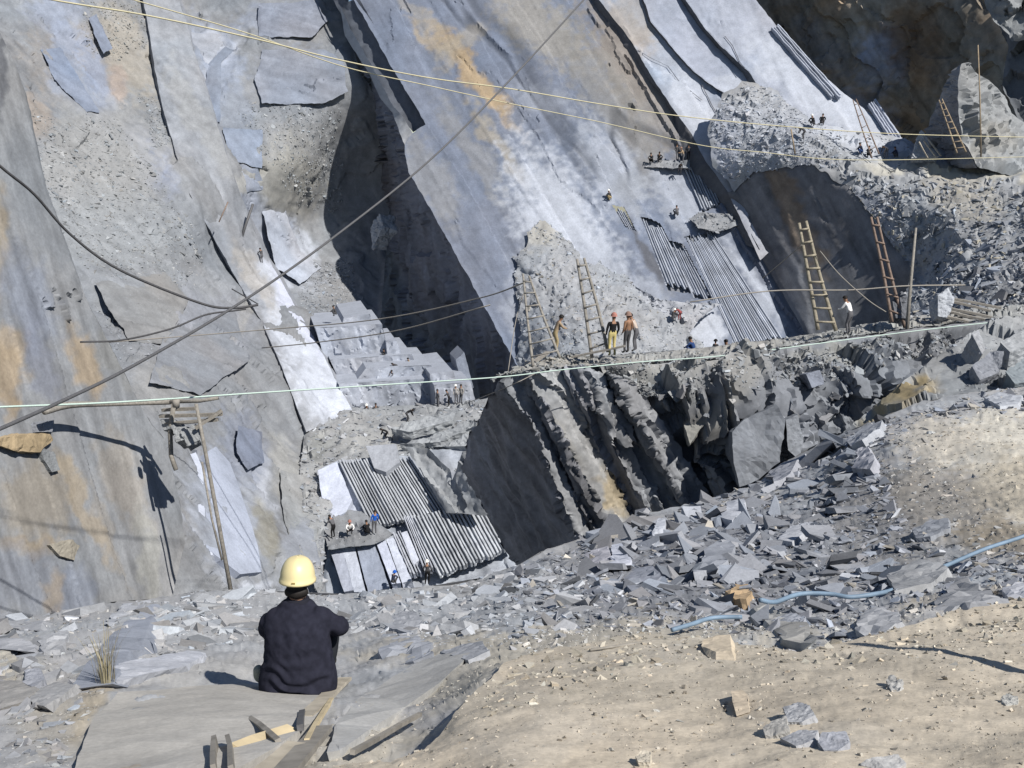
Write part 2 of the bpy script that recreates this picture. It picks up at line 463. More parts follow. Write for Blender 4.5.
# ---- the great tilted bed in the middle
S_PL = [(515, 362, 100), (355, 4, 128), (735, 190, 112)]
STR = ((450, 150), (520, 275))
GQ = [[(684, 236), (711, 229), (786, 342), (737, 353)], [(640, 217), (660, 222), (697, 296), (668, 292)], [(668, 240), (683, 244), (714, 302), (694, 300)], [(684, 166), (703, 163), (722, 204), (703, 211)], [(612, 206), (624, 208), (637, 233), (625, 228)]]
def _shrink(q, k=0.98):
    q = np.array(q, float); c = q.mean(0); return c + (q - c) * k
def _gh(pts):
    r = np.zeros(len(pts), bool)
    for q in GQ: r |= inside(_shrink(q), pts)
    return r
patch('quarry_wall', [(280, -120), (352, -4), (391, 66), (426, 124), (412, 133), (404, 146), (408, 172), (421, 192), (470, 280), (515, 362), (545, 420), (860, 420), (850, 345),
                      (805, 330), (760, 240), (735, 205), (697, 140), (655, 77), (604, 0), (540, -120)],
      plane=S_PL, hole=_gh, step=1.6, base=(0.205, 0.223, 0.268), var=0.14, streak=STR, sk=0.16,
      disp=[('layer', 0.5, 8.0), ('layer', 0.16, 2.6), ('crack', 0.25, 12)], sharp=34,
      blobs=[(476, 78, 70, 11, 52, (0.46, 0.33, 0.19), 0.9), (430, 40, 34, 8, 40, (0.42, 0.33, 0.22), 0.7), (460, 45, 36, 12, -45, TAN, 0.6), (500, 150, 60, 7, 57, TAN, 0.8), (420, 15, 36, 9, 40, TAN, 0.5), (540, 30, 60, 30, 40, (0.36, 0.32, 0.26), 0.7),
             (640, 70, 95, 38, 58, (0.30, 0.25, 0.20), 0.85), (655, 40, 60, 16, 58, (0.36, 0.25, 0.17), 0.6), (610, 100, 110, 26, 60, (0.27, 0.25, 0.22), 0.7), (650, 130, 30, 30, 0, (0.30, 0.28, 0.26), 0.6),
             (570, 245, 120, 42, 62, DUST, 0.9), (545, 100, 30, 16, 20, (0.4, 0.41, 0.44), 0.5), (610, 170, 60, 26, 60, PALE, 0.8), (600, 290, 60, 40, 55, PALE, 0.8), (530, 320, 60, 22, 75, PALE, 0.6),
             (430, 175, 20, 60, -30, (0.33, 0.31, 0.28), 0.5), (470, 150, 60, 12, 57, (0.31, 0.29, 0.26), 0.5), (648, 258, 46, 7, 60, (0.13, 0.13, 0.14), 0.95), (632, 190, 20, 22, 0, (0.34, 0.345, 0.36), 0.8), (678, 195, 22, 40, -25, (0.42, 0.43, 0.46), 0.85), (755, 282, 60, 9, 60, (0.45, 0.46, 0.49), 0.85), (706, 332, 22, 26, -20, DUST, 0.95), (650, 300, 40, 20, 50, PALE, 0.6)])
# upper thin bed whose broken end shows at the left edge, and the narrow lit ledge under it
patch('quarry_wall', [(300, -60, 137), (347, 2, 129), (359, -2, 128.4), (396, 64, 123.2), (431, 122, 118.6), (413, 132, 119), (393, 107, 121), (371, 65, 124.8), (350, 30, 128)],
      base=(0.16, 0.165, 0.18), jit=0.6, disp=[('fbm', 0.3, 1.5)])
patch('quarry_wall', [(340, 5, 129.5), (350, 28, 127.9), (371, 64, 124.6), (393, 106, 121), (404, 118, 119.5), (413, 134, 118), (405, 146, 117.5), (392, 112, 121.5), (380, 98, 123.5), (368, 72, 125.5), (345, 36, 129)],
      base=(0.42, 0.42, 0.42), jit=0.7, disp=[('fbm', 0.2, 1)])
# shaded end of the bed
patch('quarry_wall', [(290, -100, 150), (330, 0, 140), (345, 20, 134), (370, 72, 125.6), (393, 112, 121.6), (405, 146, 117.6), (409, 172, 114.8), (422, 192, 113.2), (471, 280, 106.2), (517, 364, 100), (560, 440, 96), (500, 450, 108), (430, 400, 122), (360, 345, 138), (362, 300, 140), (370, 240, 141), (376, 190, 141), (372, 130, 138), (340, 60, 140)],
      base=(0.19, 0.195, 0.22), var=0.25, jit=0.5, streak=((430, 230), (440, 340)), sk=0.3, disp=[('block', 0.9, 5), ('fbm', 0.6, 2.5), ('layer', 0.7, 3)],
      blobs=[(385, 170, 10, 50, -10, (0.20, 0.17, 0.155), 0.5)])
slab('quarry_wall', [(371, 232, 121.5), (374, 222, 121.8), (380, 214, 121), (383, 226, 120), (377, 240, 120.5), (372, 248, 121)], 2.0, (0.4, 0.4, 0.4), kind='structure', mat=M_ROCK, rough=0.06)

# ---- pale beds at the upper right, each stepped over the last
W_PL = [(600, 0, 127.1), (735, 190, 110.8), (905, 145, 112.6)]
W_PL = [(a, b, c) for a, b, c in [(600, 0, 126.8), (735, 190, 110.6), (905, 145, 113.0)]]
def off(pl, d): return [(a, b, c - d) for a, b, c in pl]
patch('quarry_wall', [(545, -110), (599, 0), (632, 42), (652, 77), (672, 107), (692, 135), (705, 160), (728, 192), (760, 260), (830, 200), (800, 120), (730, 98), (712, 87), (692, 72), (672, 50), (649, 22), (642, 0), (600, -110)],
      plane=W_PL, base=(0.40, 0.405, 0.43), var=0.14, warm=0.06, streak=STR, sk=0.1, jit=0.8, disp=[('layer', 0.25, 3), ('fbm', 0.1, 1.5)],
      blobs=[(625, 30, 30, 22, 50, (0.45, 0.36, 0.27), 0.7), (640, 10, 30, 30, 0, (0.38, 0.35, 0.32), 0.6), (700, 120, 60, 22, 60, DUST, 0.9), (720, 150, 20, 40, 0, DUST, 0.8)])
patch('quarry_wall', [(603, -110), (644, 0), (651, 22), (674, 50), (694, 72), (714, 87), (732, 98), (800, 130), (800, 110), (765, 110), (744, 74), (715, 45), (700, 28), (681, 0), (620, -110)],
      plane=off(W_PL, 0.7), base=(0.38, 0.39, 0.43), var=0.12, streak=STR, sk=0.1, jit=0.8, disp=[('layer', 0.2, 3), ('fbm', 0.1, 1.5)],
      blobs=[(700, 60, 60, 18, 55, (0.45, 0.46, 0.51), 0.7), (735, 90, 30, 20, 45, DUST, 0.7)])
patch('quarry_wall', [(625, -110), (686, 0), (705, 28), (720, 45), (749, 72), (770, 108), (760, 180), (900, 190), (925, 165), (905, 140), (841, 91), (800, 55), (756, 0), (690, -110)],
      plane=off(W_PL, 2.0), base=(0.40, 0.41, 0.45), var=0.12, streak=STR, sk=0.14, jit=0.8, disp=[('layer', 0.25, 3), ('fbm', 0.1, 1.5)],
      blobs=[(745, 30, 40, 20, 55, (0.40, 0.41, 0.45), 0.6), (800, 85, 70, 22, 45, DUST, 0.8), (860, 125, 60, 25, 40, DUST, 0.9), (815, 50, 40, 8, 50, (0.5, 0.5, 0.54), 0.8)])
# joints between the beds (faces turned away from the sun)
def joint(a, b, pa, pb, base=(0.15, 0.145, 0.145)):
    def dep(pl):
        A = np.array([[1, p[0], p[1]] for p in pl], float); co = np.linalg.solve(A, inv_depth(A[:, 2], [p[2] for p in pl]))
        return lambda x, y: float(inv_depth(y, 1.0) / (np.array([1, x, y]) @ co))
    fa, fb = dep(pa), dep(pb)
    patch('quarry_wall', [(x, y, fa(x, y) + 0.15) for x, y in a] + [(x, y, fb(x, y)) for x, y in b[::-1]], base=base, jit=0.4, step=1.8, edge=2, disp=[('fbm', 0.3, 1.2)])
LA = [(530, -110), (591, 0), (619, 42), (639, 72), (662, 100), (672, 117), (677, 140), (684, 165), (716, 196), (745, 245)]
LB = [(546, -110), (600, 0), (633, 42), (653, 77), (673, 107), (693, 135), (706, 160), (729, 192), (760, 250)]
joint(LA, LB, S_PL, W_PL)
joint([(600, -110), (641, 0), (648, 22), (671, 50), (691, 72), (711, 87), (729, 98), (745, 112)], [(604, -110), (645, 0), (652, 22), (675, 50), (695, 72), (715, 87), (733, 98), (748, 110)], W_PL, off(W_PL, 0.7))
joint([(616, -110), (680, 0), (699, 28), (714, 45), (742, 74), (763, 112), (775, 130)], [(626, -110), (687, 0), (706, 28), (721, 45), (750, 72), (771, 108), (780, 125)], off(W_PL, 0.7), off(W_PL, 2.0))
# open cracks in the pale beds
for k, c in enumerate([[(725, 36), (733, 46), (740, 62), (745, 68)], [(702, 84), (712, 105), (722, 122), (731, 138)], [(638, 50), (655, 60), (668, 66), (680, 82), (702, 100)]]):
    pl = [W_PL, W_PL, W_PL][k] if k != 0 else off(W_PL, 2.0)
    A = np.array([[1, p[0], p[1]] for p in pl], float); co = np.linalg.solve(A, inv_depth(A[:, 2], [p[2] for p in pl]))
    l = [(x - 0.8, y, float(inv_depth(y, 1.0) / (np.array([1, x, y]) @ co)) - 0.12) for x, y in c]; r = [(x + 0.9, y, q) for (x, y, q) in l]
    patch('quarry_wall', l + r[::-1], base=(0.11, 0.11, 0.12), jit=0.3, step=1.5)

# ---- brown shaded cliff at the top right, and the lit crag over it
patch('quarry_wall', [(690, -60, 150.0), (752, -4, 142.0), (797, 55, 136.0), (838, 92, 131.0), (903, 142, 133.0), (925, 172, 129.0), (985, 178, 113.0), (1050, 165, 107.0), (1075, 90, 106.0), (1075, -50, 113.0)],
      base=(0.38, 0.30, 0.215), var=0.35, jit=1.0, warm=0.12, streak=((800, 20), (830, 110)), sk=0.35, disp=[('block', 1.3, 9), ('fbm', 1.2, 7), ('block', 0.4, 2)],
      blobs=[(880, 62, 28, 32, 20, (0.40, 0.42, 0.48), 0.85), (860, 115, 34, 22, 30, (0.38, 0.40, 0.46), 0.7), (820, 50, 40, 20, 45, (0.25, 0.24, 0.23), 0.6), (910, 40, 30, 40, 0, (0.26, 0.17, 0.10), 0.8), (960, 30, 30, 40, 0, (0.24, 0.22, 0.18), 0.6)])
patch('quarry_wall', [(978, -50, 107.0), (985, 2, 107.0), (993, 20, 106.5), (1005, 32, 106.0), (1012, 42, 105.5), (1026, 40, 105.0), (1080, 55, 104.0), (1080, -50, 105.0)],
      base=(0.30, 0.30, 0.29), jit=2.5, sharp=26, disp=[('block', 1.2, 2.2), ('fbm', 0.7, 1.5)])
patch('quarry_wall', [(985, 0, 112.0), (1008, 45, 109.0), (1002, 85, 107.0), (1018, 118, 105.0), (1050, 150, 103.0), (1080, 150, 102.0), (1080, 20, 105.0), (1020, 20, 108.0)], base=(0.15, 0.155, 0.16), jit=2, disp=[('block', 1.2, 3)])
# pinnacle
PT = [(961, 64, 99.0), (968, 62, 99.5), (975, 72, 100.0), (989, 80, 101.0), (1005, 96, 102.0), (1012, 113, 102.0), (1026, 124, 102.0), (1075, 175, 101.0), (1010, 176, 96.0), (977, 166, 96.0), (962, 140, 97.0), (959, 116, 97.5), (958, 90, 98.0)]
patch('quarry_wall', PT, base=(0.32, 0.315, 0.30), jit=1.5, sharp=26, disp=[('block', 1.0, 2.5), ('ridge', 0.6, 1.6)], blobs=[(990, 140, 30, 22, 30, (0.36, 0.33, 0.28), 0.6)])
patch('quarry_wall', [(961, 64, 99.1), (947, 80, 104.0), (938, 103, 107.0), (930, 120, 109.0), (923, 160, 110.0), (940, 172, 106.0), (977, 168, 96.1), (962, 140, 97.1), (959, 116, 97.6), (958, 90, 98.1)],
      base=(0.24, 0.235, 0.235), jit=1.2, sharp=26, disp=[('block', 0.7, 2.5), ('ridge', 0.5, 1.6)], blobs=[(955, 80, 8, 25, 20, (0.34, 0.34, 0.34), 0.6)])

# ---- the dark end wall below the pale beds, and the rubble terrace on top of it
D_TOP = [(737, 190, 109.9), (752, 173, 108.5), (768, 170, 107.2), (781, 168, 106.2), (798, 167, 104.8), (814, 164, 103.6), (826, 172, 102.6), (838, 184, 101.6), (848, 184, 100.8), (860, 198, 99.8), (871, 214, 98.9), (895, 247, 96.8), (913, 270, 95.3)]
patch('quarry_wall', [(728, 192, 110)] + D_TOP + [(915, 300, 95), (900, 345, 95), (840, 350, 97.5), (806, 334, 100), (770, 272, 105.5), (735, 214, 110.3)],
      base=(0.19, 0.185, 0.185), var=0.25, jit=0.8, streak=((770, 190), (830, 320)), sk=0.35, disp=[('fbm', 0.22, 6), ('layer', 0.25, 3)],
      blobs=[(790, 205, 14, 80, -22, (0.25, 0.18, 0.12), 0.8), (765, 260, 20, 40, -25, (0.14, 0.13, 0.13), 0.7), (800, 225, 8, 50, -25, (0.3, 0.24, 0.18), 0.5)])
TT = patch('terrain', [(736, 192), (744, 182), (752, 173), (781, 168), (814, 164), (838, 184), (848, 184), (871, 214), (895, 247), (913, 270), (904, 300), (886, 345), (1130, 345), (1130, 130), (930, 150), (905, 138), (862, 132), (818, 124), (790, 104), (772, 88), (742, 82), (722, 95), (708, 128), (712, 165)],
      tps=[(737, 189, 109.6), (752, 173, 108.2), (768, 170, 107), (781, 168, 106), (798, 167, 104.6), (814, 164, 103.4), (838, 184, 101.4), (860, 198, 99.6), (871, 214, 98.6), (895, 247, 96.5), (913, 270, 95), (886, 345, 82), (1020, 330, 63), (1130, 330, 57), (1020, 250, 84), (960, 215, 92.5), (1024, 186, 93), (920, 174, 99), (1024, 160, 99.5), (860, 152, 103.5), (800, 135, 106.5), (862, 132, 108.5), (905, 140, 108.5), (742, 84, 114), (722, 96, 113.5), (710, 128, 112), (714, 165, 110.5), (760, 130, 109), (775, 92, 112.8), (1130, 140, 100)],
      base=(0.36, 0.355, 0.345), var=0.22, jit=2.6, disp=[('block', 0.35, 2.2), ('block', 0.18, 0.8)], edge=8, sharp=40,
      blobs=[(970, 170, 75, 10, 3, (0.54, 0.48, 0.36), 0.95), (900, 165, 40, 8, 0, (0.5, 0.46, 0.38), 0.8), (960, 195, 45, 22, 20, (0.42, 0.37, 0.29), 0.6), (880, 220, 14, 50, -38, (0.3, 0.31, 0.34), 0.8), (770, 130, 60, 40, 0, (0.46, 0.46, 0.47), 0.8), (860, 140, 60, 14, 15, DUST, 0.7), (725, 150, 14, 45, 0, (0.5, 0.5, 0.53), 0.8)])
scatter('rubble', TT, 3800, 2.0, 9, (0.47, 0.47, 0.48), [(742, 84), (775, 88), (812, 120), (840, 135), (835, 168), (790, 164), (752, 170), (737, 186), (715, 165), (712, 110)], seed=3, tilt=0.45, sink=0.3)
scatter('rubble', TT, 3800, 2.0, 14, (0.36, 0.36, 0.36), [(838, 182), (860, 172), (900, 178), (1026, 186), (1060, 330), (890, 322), (905, 270)], seed=4, tilt=0.6, blobs=[(0.12, (0.45, 0.40, 0.31))])
scatter('rubble', TT, 260, 8, 30, (0.27, 0.28, 0.30), [(985, 225), (1040, 205), (1060, 320), (900, 320), (945, 270)], seed=5, tilt=0.6)
scatter('rubble', TT, 420, 2.0, 9, (0.38, 0.38, 0.38), [(810, 122), (900, 136), (1030, 150), (1030, 160), (880, 166), (830, 168), (800, 150)], seed=6, tilt=0.6)

# ---- sawn grooves in the beds
def grooved(TL, TR, BR, BL, n, depth, base, wr=0.45, seed=0, irregular=0.06, m=26, groove_dark=1.0, flush=False):
    """parallel upright ribs left standing between hand cut channels"""
    rg = np.random.default_rng(seed)
    A, B, C, D = [np.array(at(*p)) for p in (TL, TR, BR, BL)]
    nr = np.cross(B - A, D - A); nr /= np.linalg.norm(nr)
    if nr @ (CAM - A) < 0: nr = -nr
    V, Fc, Cc = [], [], []
    sv = []                                 # cross profile (s, h)
    edges = np.sort((np.arange(n + 1) + rg.uniform(-0.16, 0.16, n + 1)) / n); edges[0], edges[-1] = 0, 1
    for i in range(n):
        a, b = edges[i], edges[i + 1]; w = (b - a) * wr * rg.uniform(0.75, 1.25)
        hh = rg.uniform(0.75, 1.1)
        sv += [(a, 0, i), (a + (b - a) * 0.06, hh, i), (a + w, hh, i), (a + w + (b - a) * 0.06, 0, i)]
    sv.append((1, 0, n - 1))
    t0 = rg.uniform(0, irregular, n); t1 = 1 - rg.uniform(0, irregular, n)
    T = np.linspace(0, 1, m)
    wob = [rg.normal(0, 1, 4) for _ in range(n)]; tone = np.clip(rg.normal(1, 0.1, n), 0.7, 1.25)
    for t in T:
        for s, h, i in sv:
            tt = t0[i] + (t1[i] - t0[i]) * t
            wv = 0.022 / n * (math.sin(tt * 9 + wob[i][0]) + 0.6 * math.sin(tt * 23 + wob[i][1] * 3))
            ss = s + (wv if h > 0 else 0)
            p = (A * (1 - ss) + B * ss) * (1 - tt) + (D * (1 - ss) + C * ss) * tt
            hv = h * depth * (1 + 0.07 * math.sin(tt * 31 + wob[i][2] * 5) * (h > 0))
            V.append(p + nr * (hv - (0.97 * depth if flush else 0))); Cc.append(np.array(base) * tone[i] * (1 if h > 0 else groove_dark))
    k = len(sv)
    for j in range(m - 1):
        for i in range(k - 1): Fc.append((j * k + i, j * k + i + 1, (j + 1) * k + i + 1, (j + 1) * k + i))
    for j in (0, m - 1):                    # close the rib ends
        for i in range(n): q = j * k + i * 4; Fc.append((q, q + 1, q + 2, q + 3))
    V = np.array(V); V = V + nr * (0.12 * depth * fbm(V * 2.2, 3, 5))[:, None]
    o = new_mesh('grooved_wall', V, Fc, M_ROCK, np.clip(np.array(Cc) * (1 + 0.25 * fbm(V * 1.1, 4, 8))[:, None], 0.02, 0.85)); o['kind'] = 'structure'
    return o
def planeY(pl):
    A = np.array([[1, p[0], p[1]] for p in pl], float); co = np.linalg.solve(A, inv_depth(A[:, 2], [p[2] for p in pl]))
    return lambda x, y, d=0.0: (x, y, float(inv_depth(y, 1.0) / (np.array([1, x, y]) @ co)) - d)
patch('quarry_wall', [(596, 150), (735, 150), (810, 330), (800, 365), (700, 365)], plane=off(S_PL, -0.6), base=(0.26, 0.265, 0.28), step=5)
sY = planeY(S_PL); wY = planeY(off(W_PL, 2.0))
grooved(sY(684, 236, .0), sY(711, 229, .0), sY(786, 342, .0), sY(737, 353, .0), 21, 0.2, (0.50, 0.51, 0.54), flush=True, seed=1, irregular=0.07)
grooved(sY(640, 217, .0), sY(660, 222, .0), sY(697, 296, .0), sY(668, 292, .0), 9, 0.2, (0.46, 0.47, 0.50), flush=True, seed=2, irregular=0.15)
grooved(sY(668, 240, .0), sY(683, 244, .0), sY(714, 302, .0), sY(694, 300, .0), 7, 0.2, (0.42, 0.43, 0.46), flush=True, seed=12, irregular=0.15)
grooved(sY(684, 166, .0), sY(703, 163, .0), sY(722, 204, .0), sY(703, 211, .0), 8, 0.28, (0.40, 0.41, 0.43), flush=True, seed=3)
grooved(sY(612, 206, .0), sY(624, 208, .0), sY(637, 233, .0), sY(625, 228, .0), 5, 0.28, (0.36, 0.37, 0.40), flush=True, seed=4, irregular=0.2)
grooved(wY(767, 26, .2), wY(778, 25, .2), wY(844, 99, .2), wY(832, 102, .2), 4, 0.5, (0.5, 0.51, 0.55), seed=5, m=30)
grooved(wY(866, 104, .2), wY(876, 100, .2), wY(902, 138, .2), wY(890, 142, .2), 4, 0.4, (0.5, 0.51, 0.56), seed=6)
# ---- back wall on the left
BLC = [(340, -60, 140), (335, 20, 133), (352, 80, 127.5), (362, 105, 128), (345, 165, 131), (318, 225, 130), (350, 255, 127), (354, 305, 119), (290, 170, 121), (262, 258, 117), (318, 428, 92), (252, 300, 107), (200, 60, 126), (160, 0, 130), (60, 0, 118), (40, 100, 102), (100, 180, 99), (200, 220, 106), (150, 300, 87),
       (240, 350, 90), (250, 420, 80), (180, 400, 73), (130, 420, 64), (300, 480, 79), (330, 590, 66), (240, 560, 61), (180, 580, 55), (300, 340, 102), (340, 400, 97), (380, 330, 115), (-80, -60, 112), (-40, 100, 92), (60, 330, 74), (420, 420, 92), (380, 560, 68)]
BL = patch('quarry_wall', [(-100, -120), (345, -120), (352, -20), (345, 25), (362, 75), (385, 110), (390, 200), (380, 330), (400, 400), (330, 436), (312, 480), (316, 540), (330, 605), (150, 640), (100, 420), (20, 200), (-100, 80)], tps=BLC, step=1.8,
      base=(0.262, 0.261, 0.26), var=0.2, jit=1.0, streak=((180, 120), (250, 270)), sk=0.14, disp=[('fbm', 0.9, 10), ('block', 0.3, 5), ('layer', 0.6, 6), ('layer', 0.10, 2.2), ('fbm', 0.12, 2.5)], sharp=58,
      blobs=[(80, 60, 60, 45, 30, (0.33, 0.29, 0.25), 0.75), (130, 55, 60, 25, 60, (0.38, 0.33, 0.26), 0.7), (55, 10, 30, 20, 0, (0.30, 0.33, 0.40), 0.6), (30, 115, 22, 26, 0, (0.40, 0.31, 0.23), 0.6), (118, 82, 10, 20, 0, (0.42, 0.33, 0.27), 0.7),
             (55, 55, 30, 40, -20, (0.27, 0.30, 0.38), 0.0), (65, 40, 30, 14, 60, (0.30, 0.33, 0.40), 0.7), (75, 85, 50, 18, 55, (0.30, 0.33, 0.39), 0.75), (95, 75, 12, 45, -15, (0.27, 0.31, 0.40), 0.6), (150, 160, 45, 14, 62, (0.27, 0.30, 0.39), 0.75),
             (100, 160, 75, 60, 0, (0.36, 0.345, 0.32), 0.8), (110, 230, 80, 40, 10, (0.33, 0.33, 0.32), 0.7), (300, 75, 45, 28, 0, (0.30, 0.32, 0.37), 0.8), (275, 18, 45, 18, -10, (0.29, 0.31, 0.36), 0.7), (215, 90, 9, 45, 8, (0.27, 0.29, 0.34), 0.8), (210, 72, 60, 5, -42, (0.5, 0.5, 0.52), 0.7), (215, 50, 25, 40, -30, (0.33, 0.36, 0.43), 0.6), (212, 42, 12, 20, -20, (0.5, 0.5, 0.52), 0.8),
             (300, 150, 45, 40, 0, (0.32, 0.31, 0.295), 0.8), (285, 180, 40, 40, 40, (0.40, 0.37, 0.31), 0.7), (250, 185, 22, 12, 0, (0.42, 0.40, 0.36), 0.7), (280, 245, 52, 26, 52, PALE, 0.9), (277, 232, 12, 20, -15, (0.33, 0.35, 0.40), 0.9), (240, 205, 16, 14, 0, (0.34, 0.355, 0.40), 0.7), (225, 100, 20, 60, -30, (0.27, 0.29, 0.33), 0.5),
             (150, 310, 26, 20, 0, (0.46, 0.39, 0.30), 0.7), (170, 290, 80, 20, 0, (0.34, 0.34, 0.34), 0.7), (225, 345, 10, 60, 30, (0.42, 0.36, 0.25), 0.5), (165, 380, 40, 40, 20, (0.33, 0.31, 0.28), 0.5), (200, 330, 60, 40, 0, (0.33, 0.33, 0.35), 0.6),
             (262, 480, 14, 40, -10, (0.55, 0.55, 0.57), 0.75), (225, 520, 40, 70, -20, (0.45, 0.47, 0.52), 0.6), (245, 440, 25, 40, -10, (0.27, 0.285, 0.33), 0.7), (265, 535, 10, 40, -15, (0.30, 0.27, 0.20), 0.7), (300, 560, 30, 40, 0, (0.36, 0.37, 0.40), 0.6), (258, 590, 14, 10, 0, DUST, 0.7), (290, 470, 14, 50, -15, (0.40, 0.38, 0.34), 0.7)])
scatter('rubble', BL, 4200, 2.2, 13, (0.33, 0.325, 0.31), [(30, 110), (70, 115), (110, 118), (150, 165), (180, 215), (205, 255), (200, 290), (150, 280), (85, 270), (50, 200)], seed=8, tilt=0.3, power=2.0, sink=0.35)
scatter('rubble', BL, 1500, 1.5, 6, (0.34, 0.34, 0.33), [(232, 105), (340, 105), (340, 210), (300, 210), (270, 160)], seed=9, tilt=0.6)
scatter('rubble', BL, 900, 1.5, 6, (0.34, 0.34, 0.34), [(95, 295), (150, 300), (170, 345), (210, 368), (120, 360)], seed=10)
scatter('rubble', BL, 1500, 1.5, 7, (0.33, 0.33, 0.33), [(292, 268), (350, 262), (356, 316), (330, 320), (310, 324)], seed=11, tilt=0.7)
scatter('rubble', BL, 900, 1.5, 6, (0.36, 0.34, 0.30), [(80, 0), (150, 0), (150, 40), (110, 60), (90, 40)], seed=12)
bY = lambda x, y, d=0.0, f=tps_fit(np.array([c[:2] for c in BLC], float), inv_depth([c[1] for c in BLC], [c[2] for c in BLC])): (x, y, float(inv_depth(y, 1.0) / f(np.array([[x, y]], float))[0]) - d)
def strip(L, Rr, d, base, **k):
    patch('quarry_wall', [bY(x, y, d) for x, y in L] + [bY(x, y, d) for x, y in Rr[::-1]], base=base, **k)
# long slabs lying down the slope
L1 = [(135, -40), (147, 20), (155, 70), (163, 110), (178, 160), (190, 195), (214, 238), (240, 285), (262, 322), (285, 375), (306, 432)]
R1 = [(165, -40), (186, 20), (197, 62), (210, 100), (222, 140), (236, 184), (252, 225), (268, 258), (292, 300), (318, 345), (353, 412)]
strip(L1, R1, 1.1, (0.31, 0.31, 0.315), streak=((200, 100), (260, 240)), sk=0.2, disp=[('layer', 0.3, 3), ('fbm', 0.2, 2)], jit=0.8,
      blobs=[(300, 338, 95, 22, 60, DUST, 1.0), (325, 385, 60, 34, 60, DUST, 1.0), (272, 290, 40, 14, 58, DUST, 0.9), (255, 280, 40, 10, 58, (0.38, 0.34, 0.29), 0.7), (300, 310, 60, 14, 58, (0.6, 0.6, 0.66), 0.9), (200, 120, 70, 14, 60, (0.34, 0.33, 0.31), 0.6)])
joint_pts = [(x - 3, y + 2) for x, y in L1]
patch('quarry_wall', [bY(x - 2, y + 2, -0.6) for x, y in L1] + [bY(x, y, 1.1) for x, y in L1[::-1]], base=(0.2, 0.205, 0.22), jit=0.4, disp=[('fbm', 0.3, 1.5)])
patch('quarry_wall', [bY(x + 3, y - 1, -0.5) for x, y in R1] + [bY(x, y, 1.1) for x, y in R1[::-1]], base=(0.33, 0.33, 0.34), jit=0.4, disp=[('fbm', 0.3, 1.5)])
# thin beds left standing on the back wall, each with its own tone
for pts, c, d in [([(41, 50), (60, 46), (75, 72), (100, 112), (87, 112), (55, 80)], (0.25, 0.275, 0.33), .3), ([(145, 145), (172, 143), (182, 190), (160, 183)], (0.225, 0.245, 0.31), .35), ([(116, 130), (136, 134), (160, 178), (140, 166)], (0.28, 0.295, 0.33), .3),
                  ([(205, 84), (209, 62), (226, 46), (235, 50), (222, 62), (220, 122), (206, 120)], (0.235, 0.255, 0.295), .4), ([(190, 32), (225, 34), (222, 46), (204, 70), (192, 60)], (0.36, 0.365, 0.385), .25), ([(222, 128), (262, 130), (262, 168), (230, 160)], (0.27, 0.295, 0.345), .3), ([(230, 162), (258, 168), (264, 190), (240, 193)], (0.345, 0.36, 0.40), .3),
                  ([(262, 50), (328, 50), (343, 62), (348, 92), (325, 103), (262, 104), (255, 80)], (0.275, 0.285, 0.315), .5), ([(258, 4), (314, 0), (328, 20), (312, 38), (258, 36)], (0.275, 0.285, 0.32), .4), ([(95, 282), (165, 272), (190, 300), (165, 345), (130, 340), (110, 310)], (0.285, 0.275, 0.26), .3), ([(165, 332), (235, 312), (250, 360), (200, 395), (150, 382)], (0.265, 0.265, 0.27), .35),
                  ([(238, 425), (262, 432), (264, 462), (248, 470), (236, 450)], (0.22, 0.235, 0.28), .3), ([(262, 210), (284, 208), (300, 250), (322, 268), (300, 284), (276, 268)], (0.44, 0.45, 0.485), .4), ([(264, 216), (282, 213), (289, 244), (274, 250)], (0.32, 0.34, 0.385), .7), ([(88, 18), (97, 14), (112, 48), (104, 54)], (0.235, 0.25, 0.29), .5), ([(280, 470), (318, 480), (316, 540), (296, 560), (284, 520)], (0.33, 0.325, 0.31), .4)]:
    patch('quarry_wall', [bY(x, y, d) for x, y in pts], base=c, jit=1.8, step=1.8, streak=(pts[0], pts[2]), sk=0.15, sharp=34, disp=[('layer', 0.25, 2.5), ('fbm', 0.05, 1.5)])
# blue-white slab and recess under the winch timbers
slab('quarry_wall', [bY(*p) for p in [(206, 452, 0.6), (216, 447, 0.6), (230, 462, 0.6), (240, 490, 0.6), (258, 545, 0.6), (262, 572, 0.6), (240, 574, 0.6), (222, 560, 0.6), (206, 548, 0.6)]], 2.5, (0.46, 0.48, 0.54), kind='structure', mat=M_ROCK, rough=0.004)
slab('quarry_wall', [bY(*p) for p in [(188, 455, 0.6), (196, 452, 0.6), (203, 470, 0.6), (206, 540, 0.6), (214, 556, 0.6), (203, 552, 0.6), (199, 520, 0.6), (197, 470, 0.6)]], 2.0, (0.62, 0.63, 0.68), kind='structure', mat=M_ROCK, rough=0.004)
slab('quarry_wall', [bY(*p) for p in [(168, 450, -0.2), (197, 450, -0.2), (200, 560, -0.2), (186, 556, -0.2), (176, 510, -0.2)]], 1.6, (0.17, 0.175, 0.19), kind='structure', mat=M_ROCK, rough=0.004)

scatter('rubble', BL, 500, 1.5, 7, (0.34, 0.34, 0.33), [(140, 95), (165, 100), (178, 150), (150, 150)], seed=48, tilt=0.5)
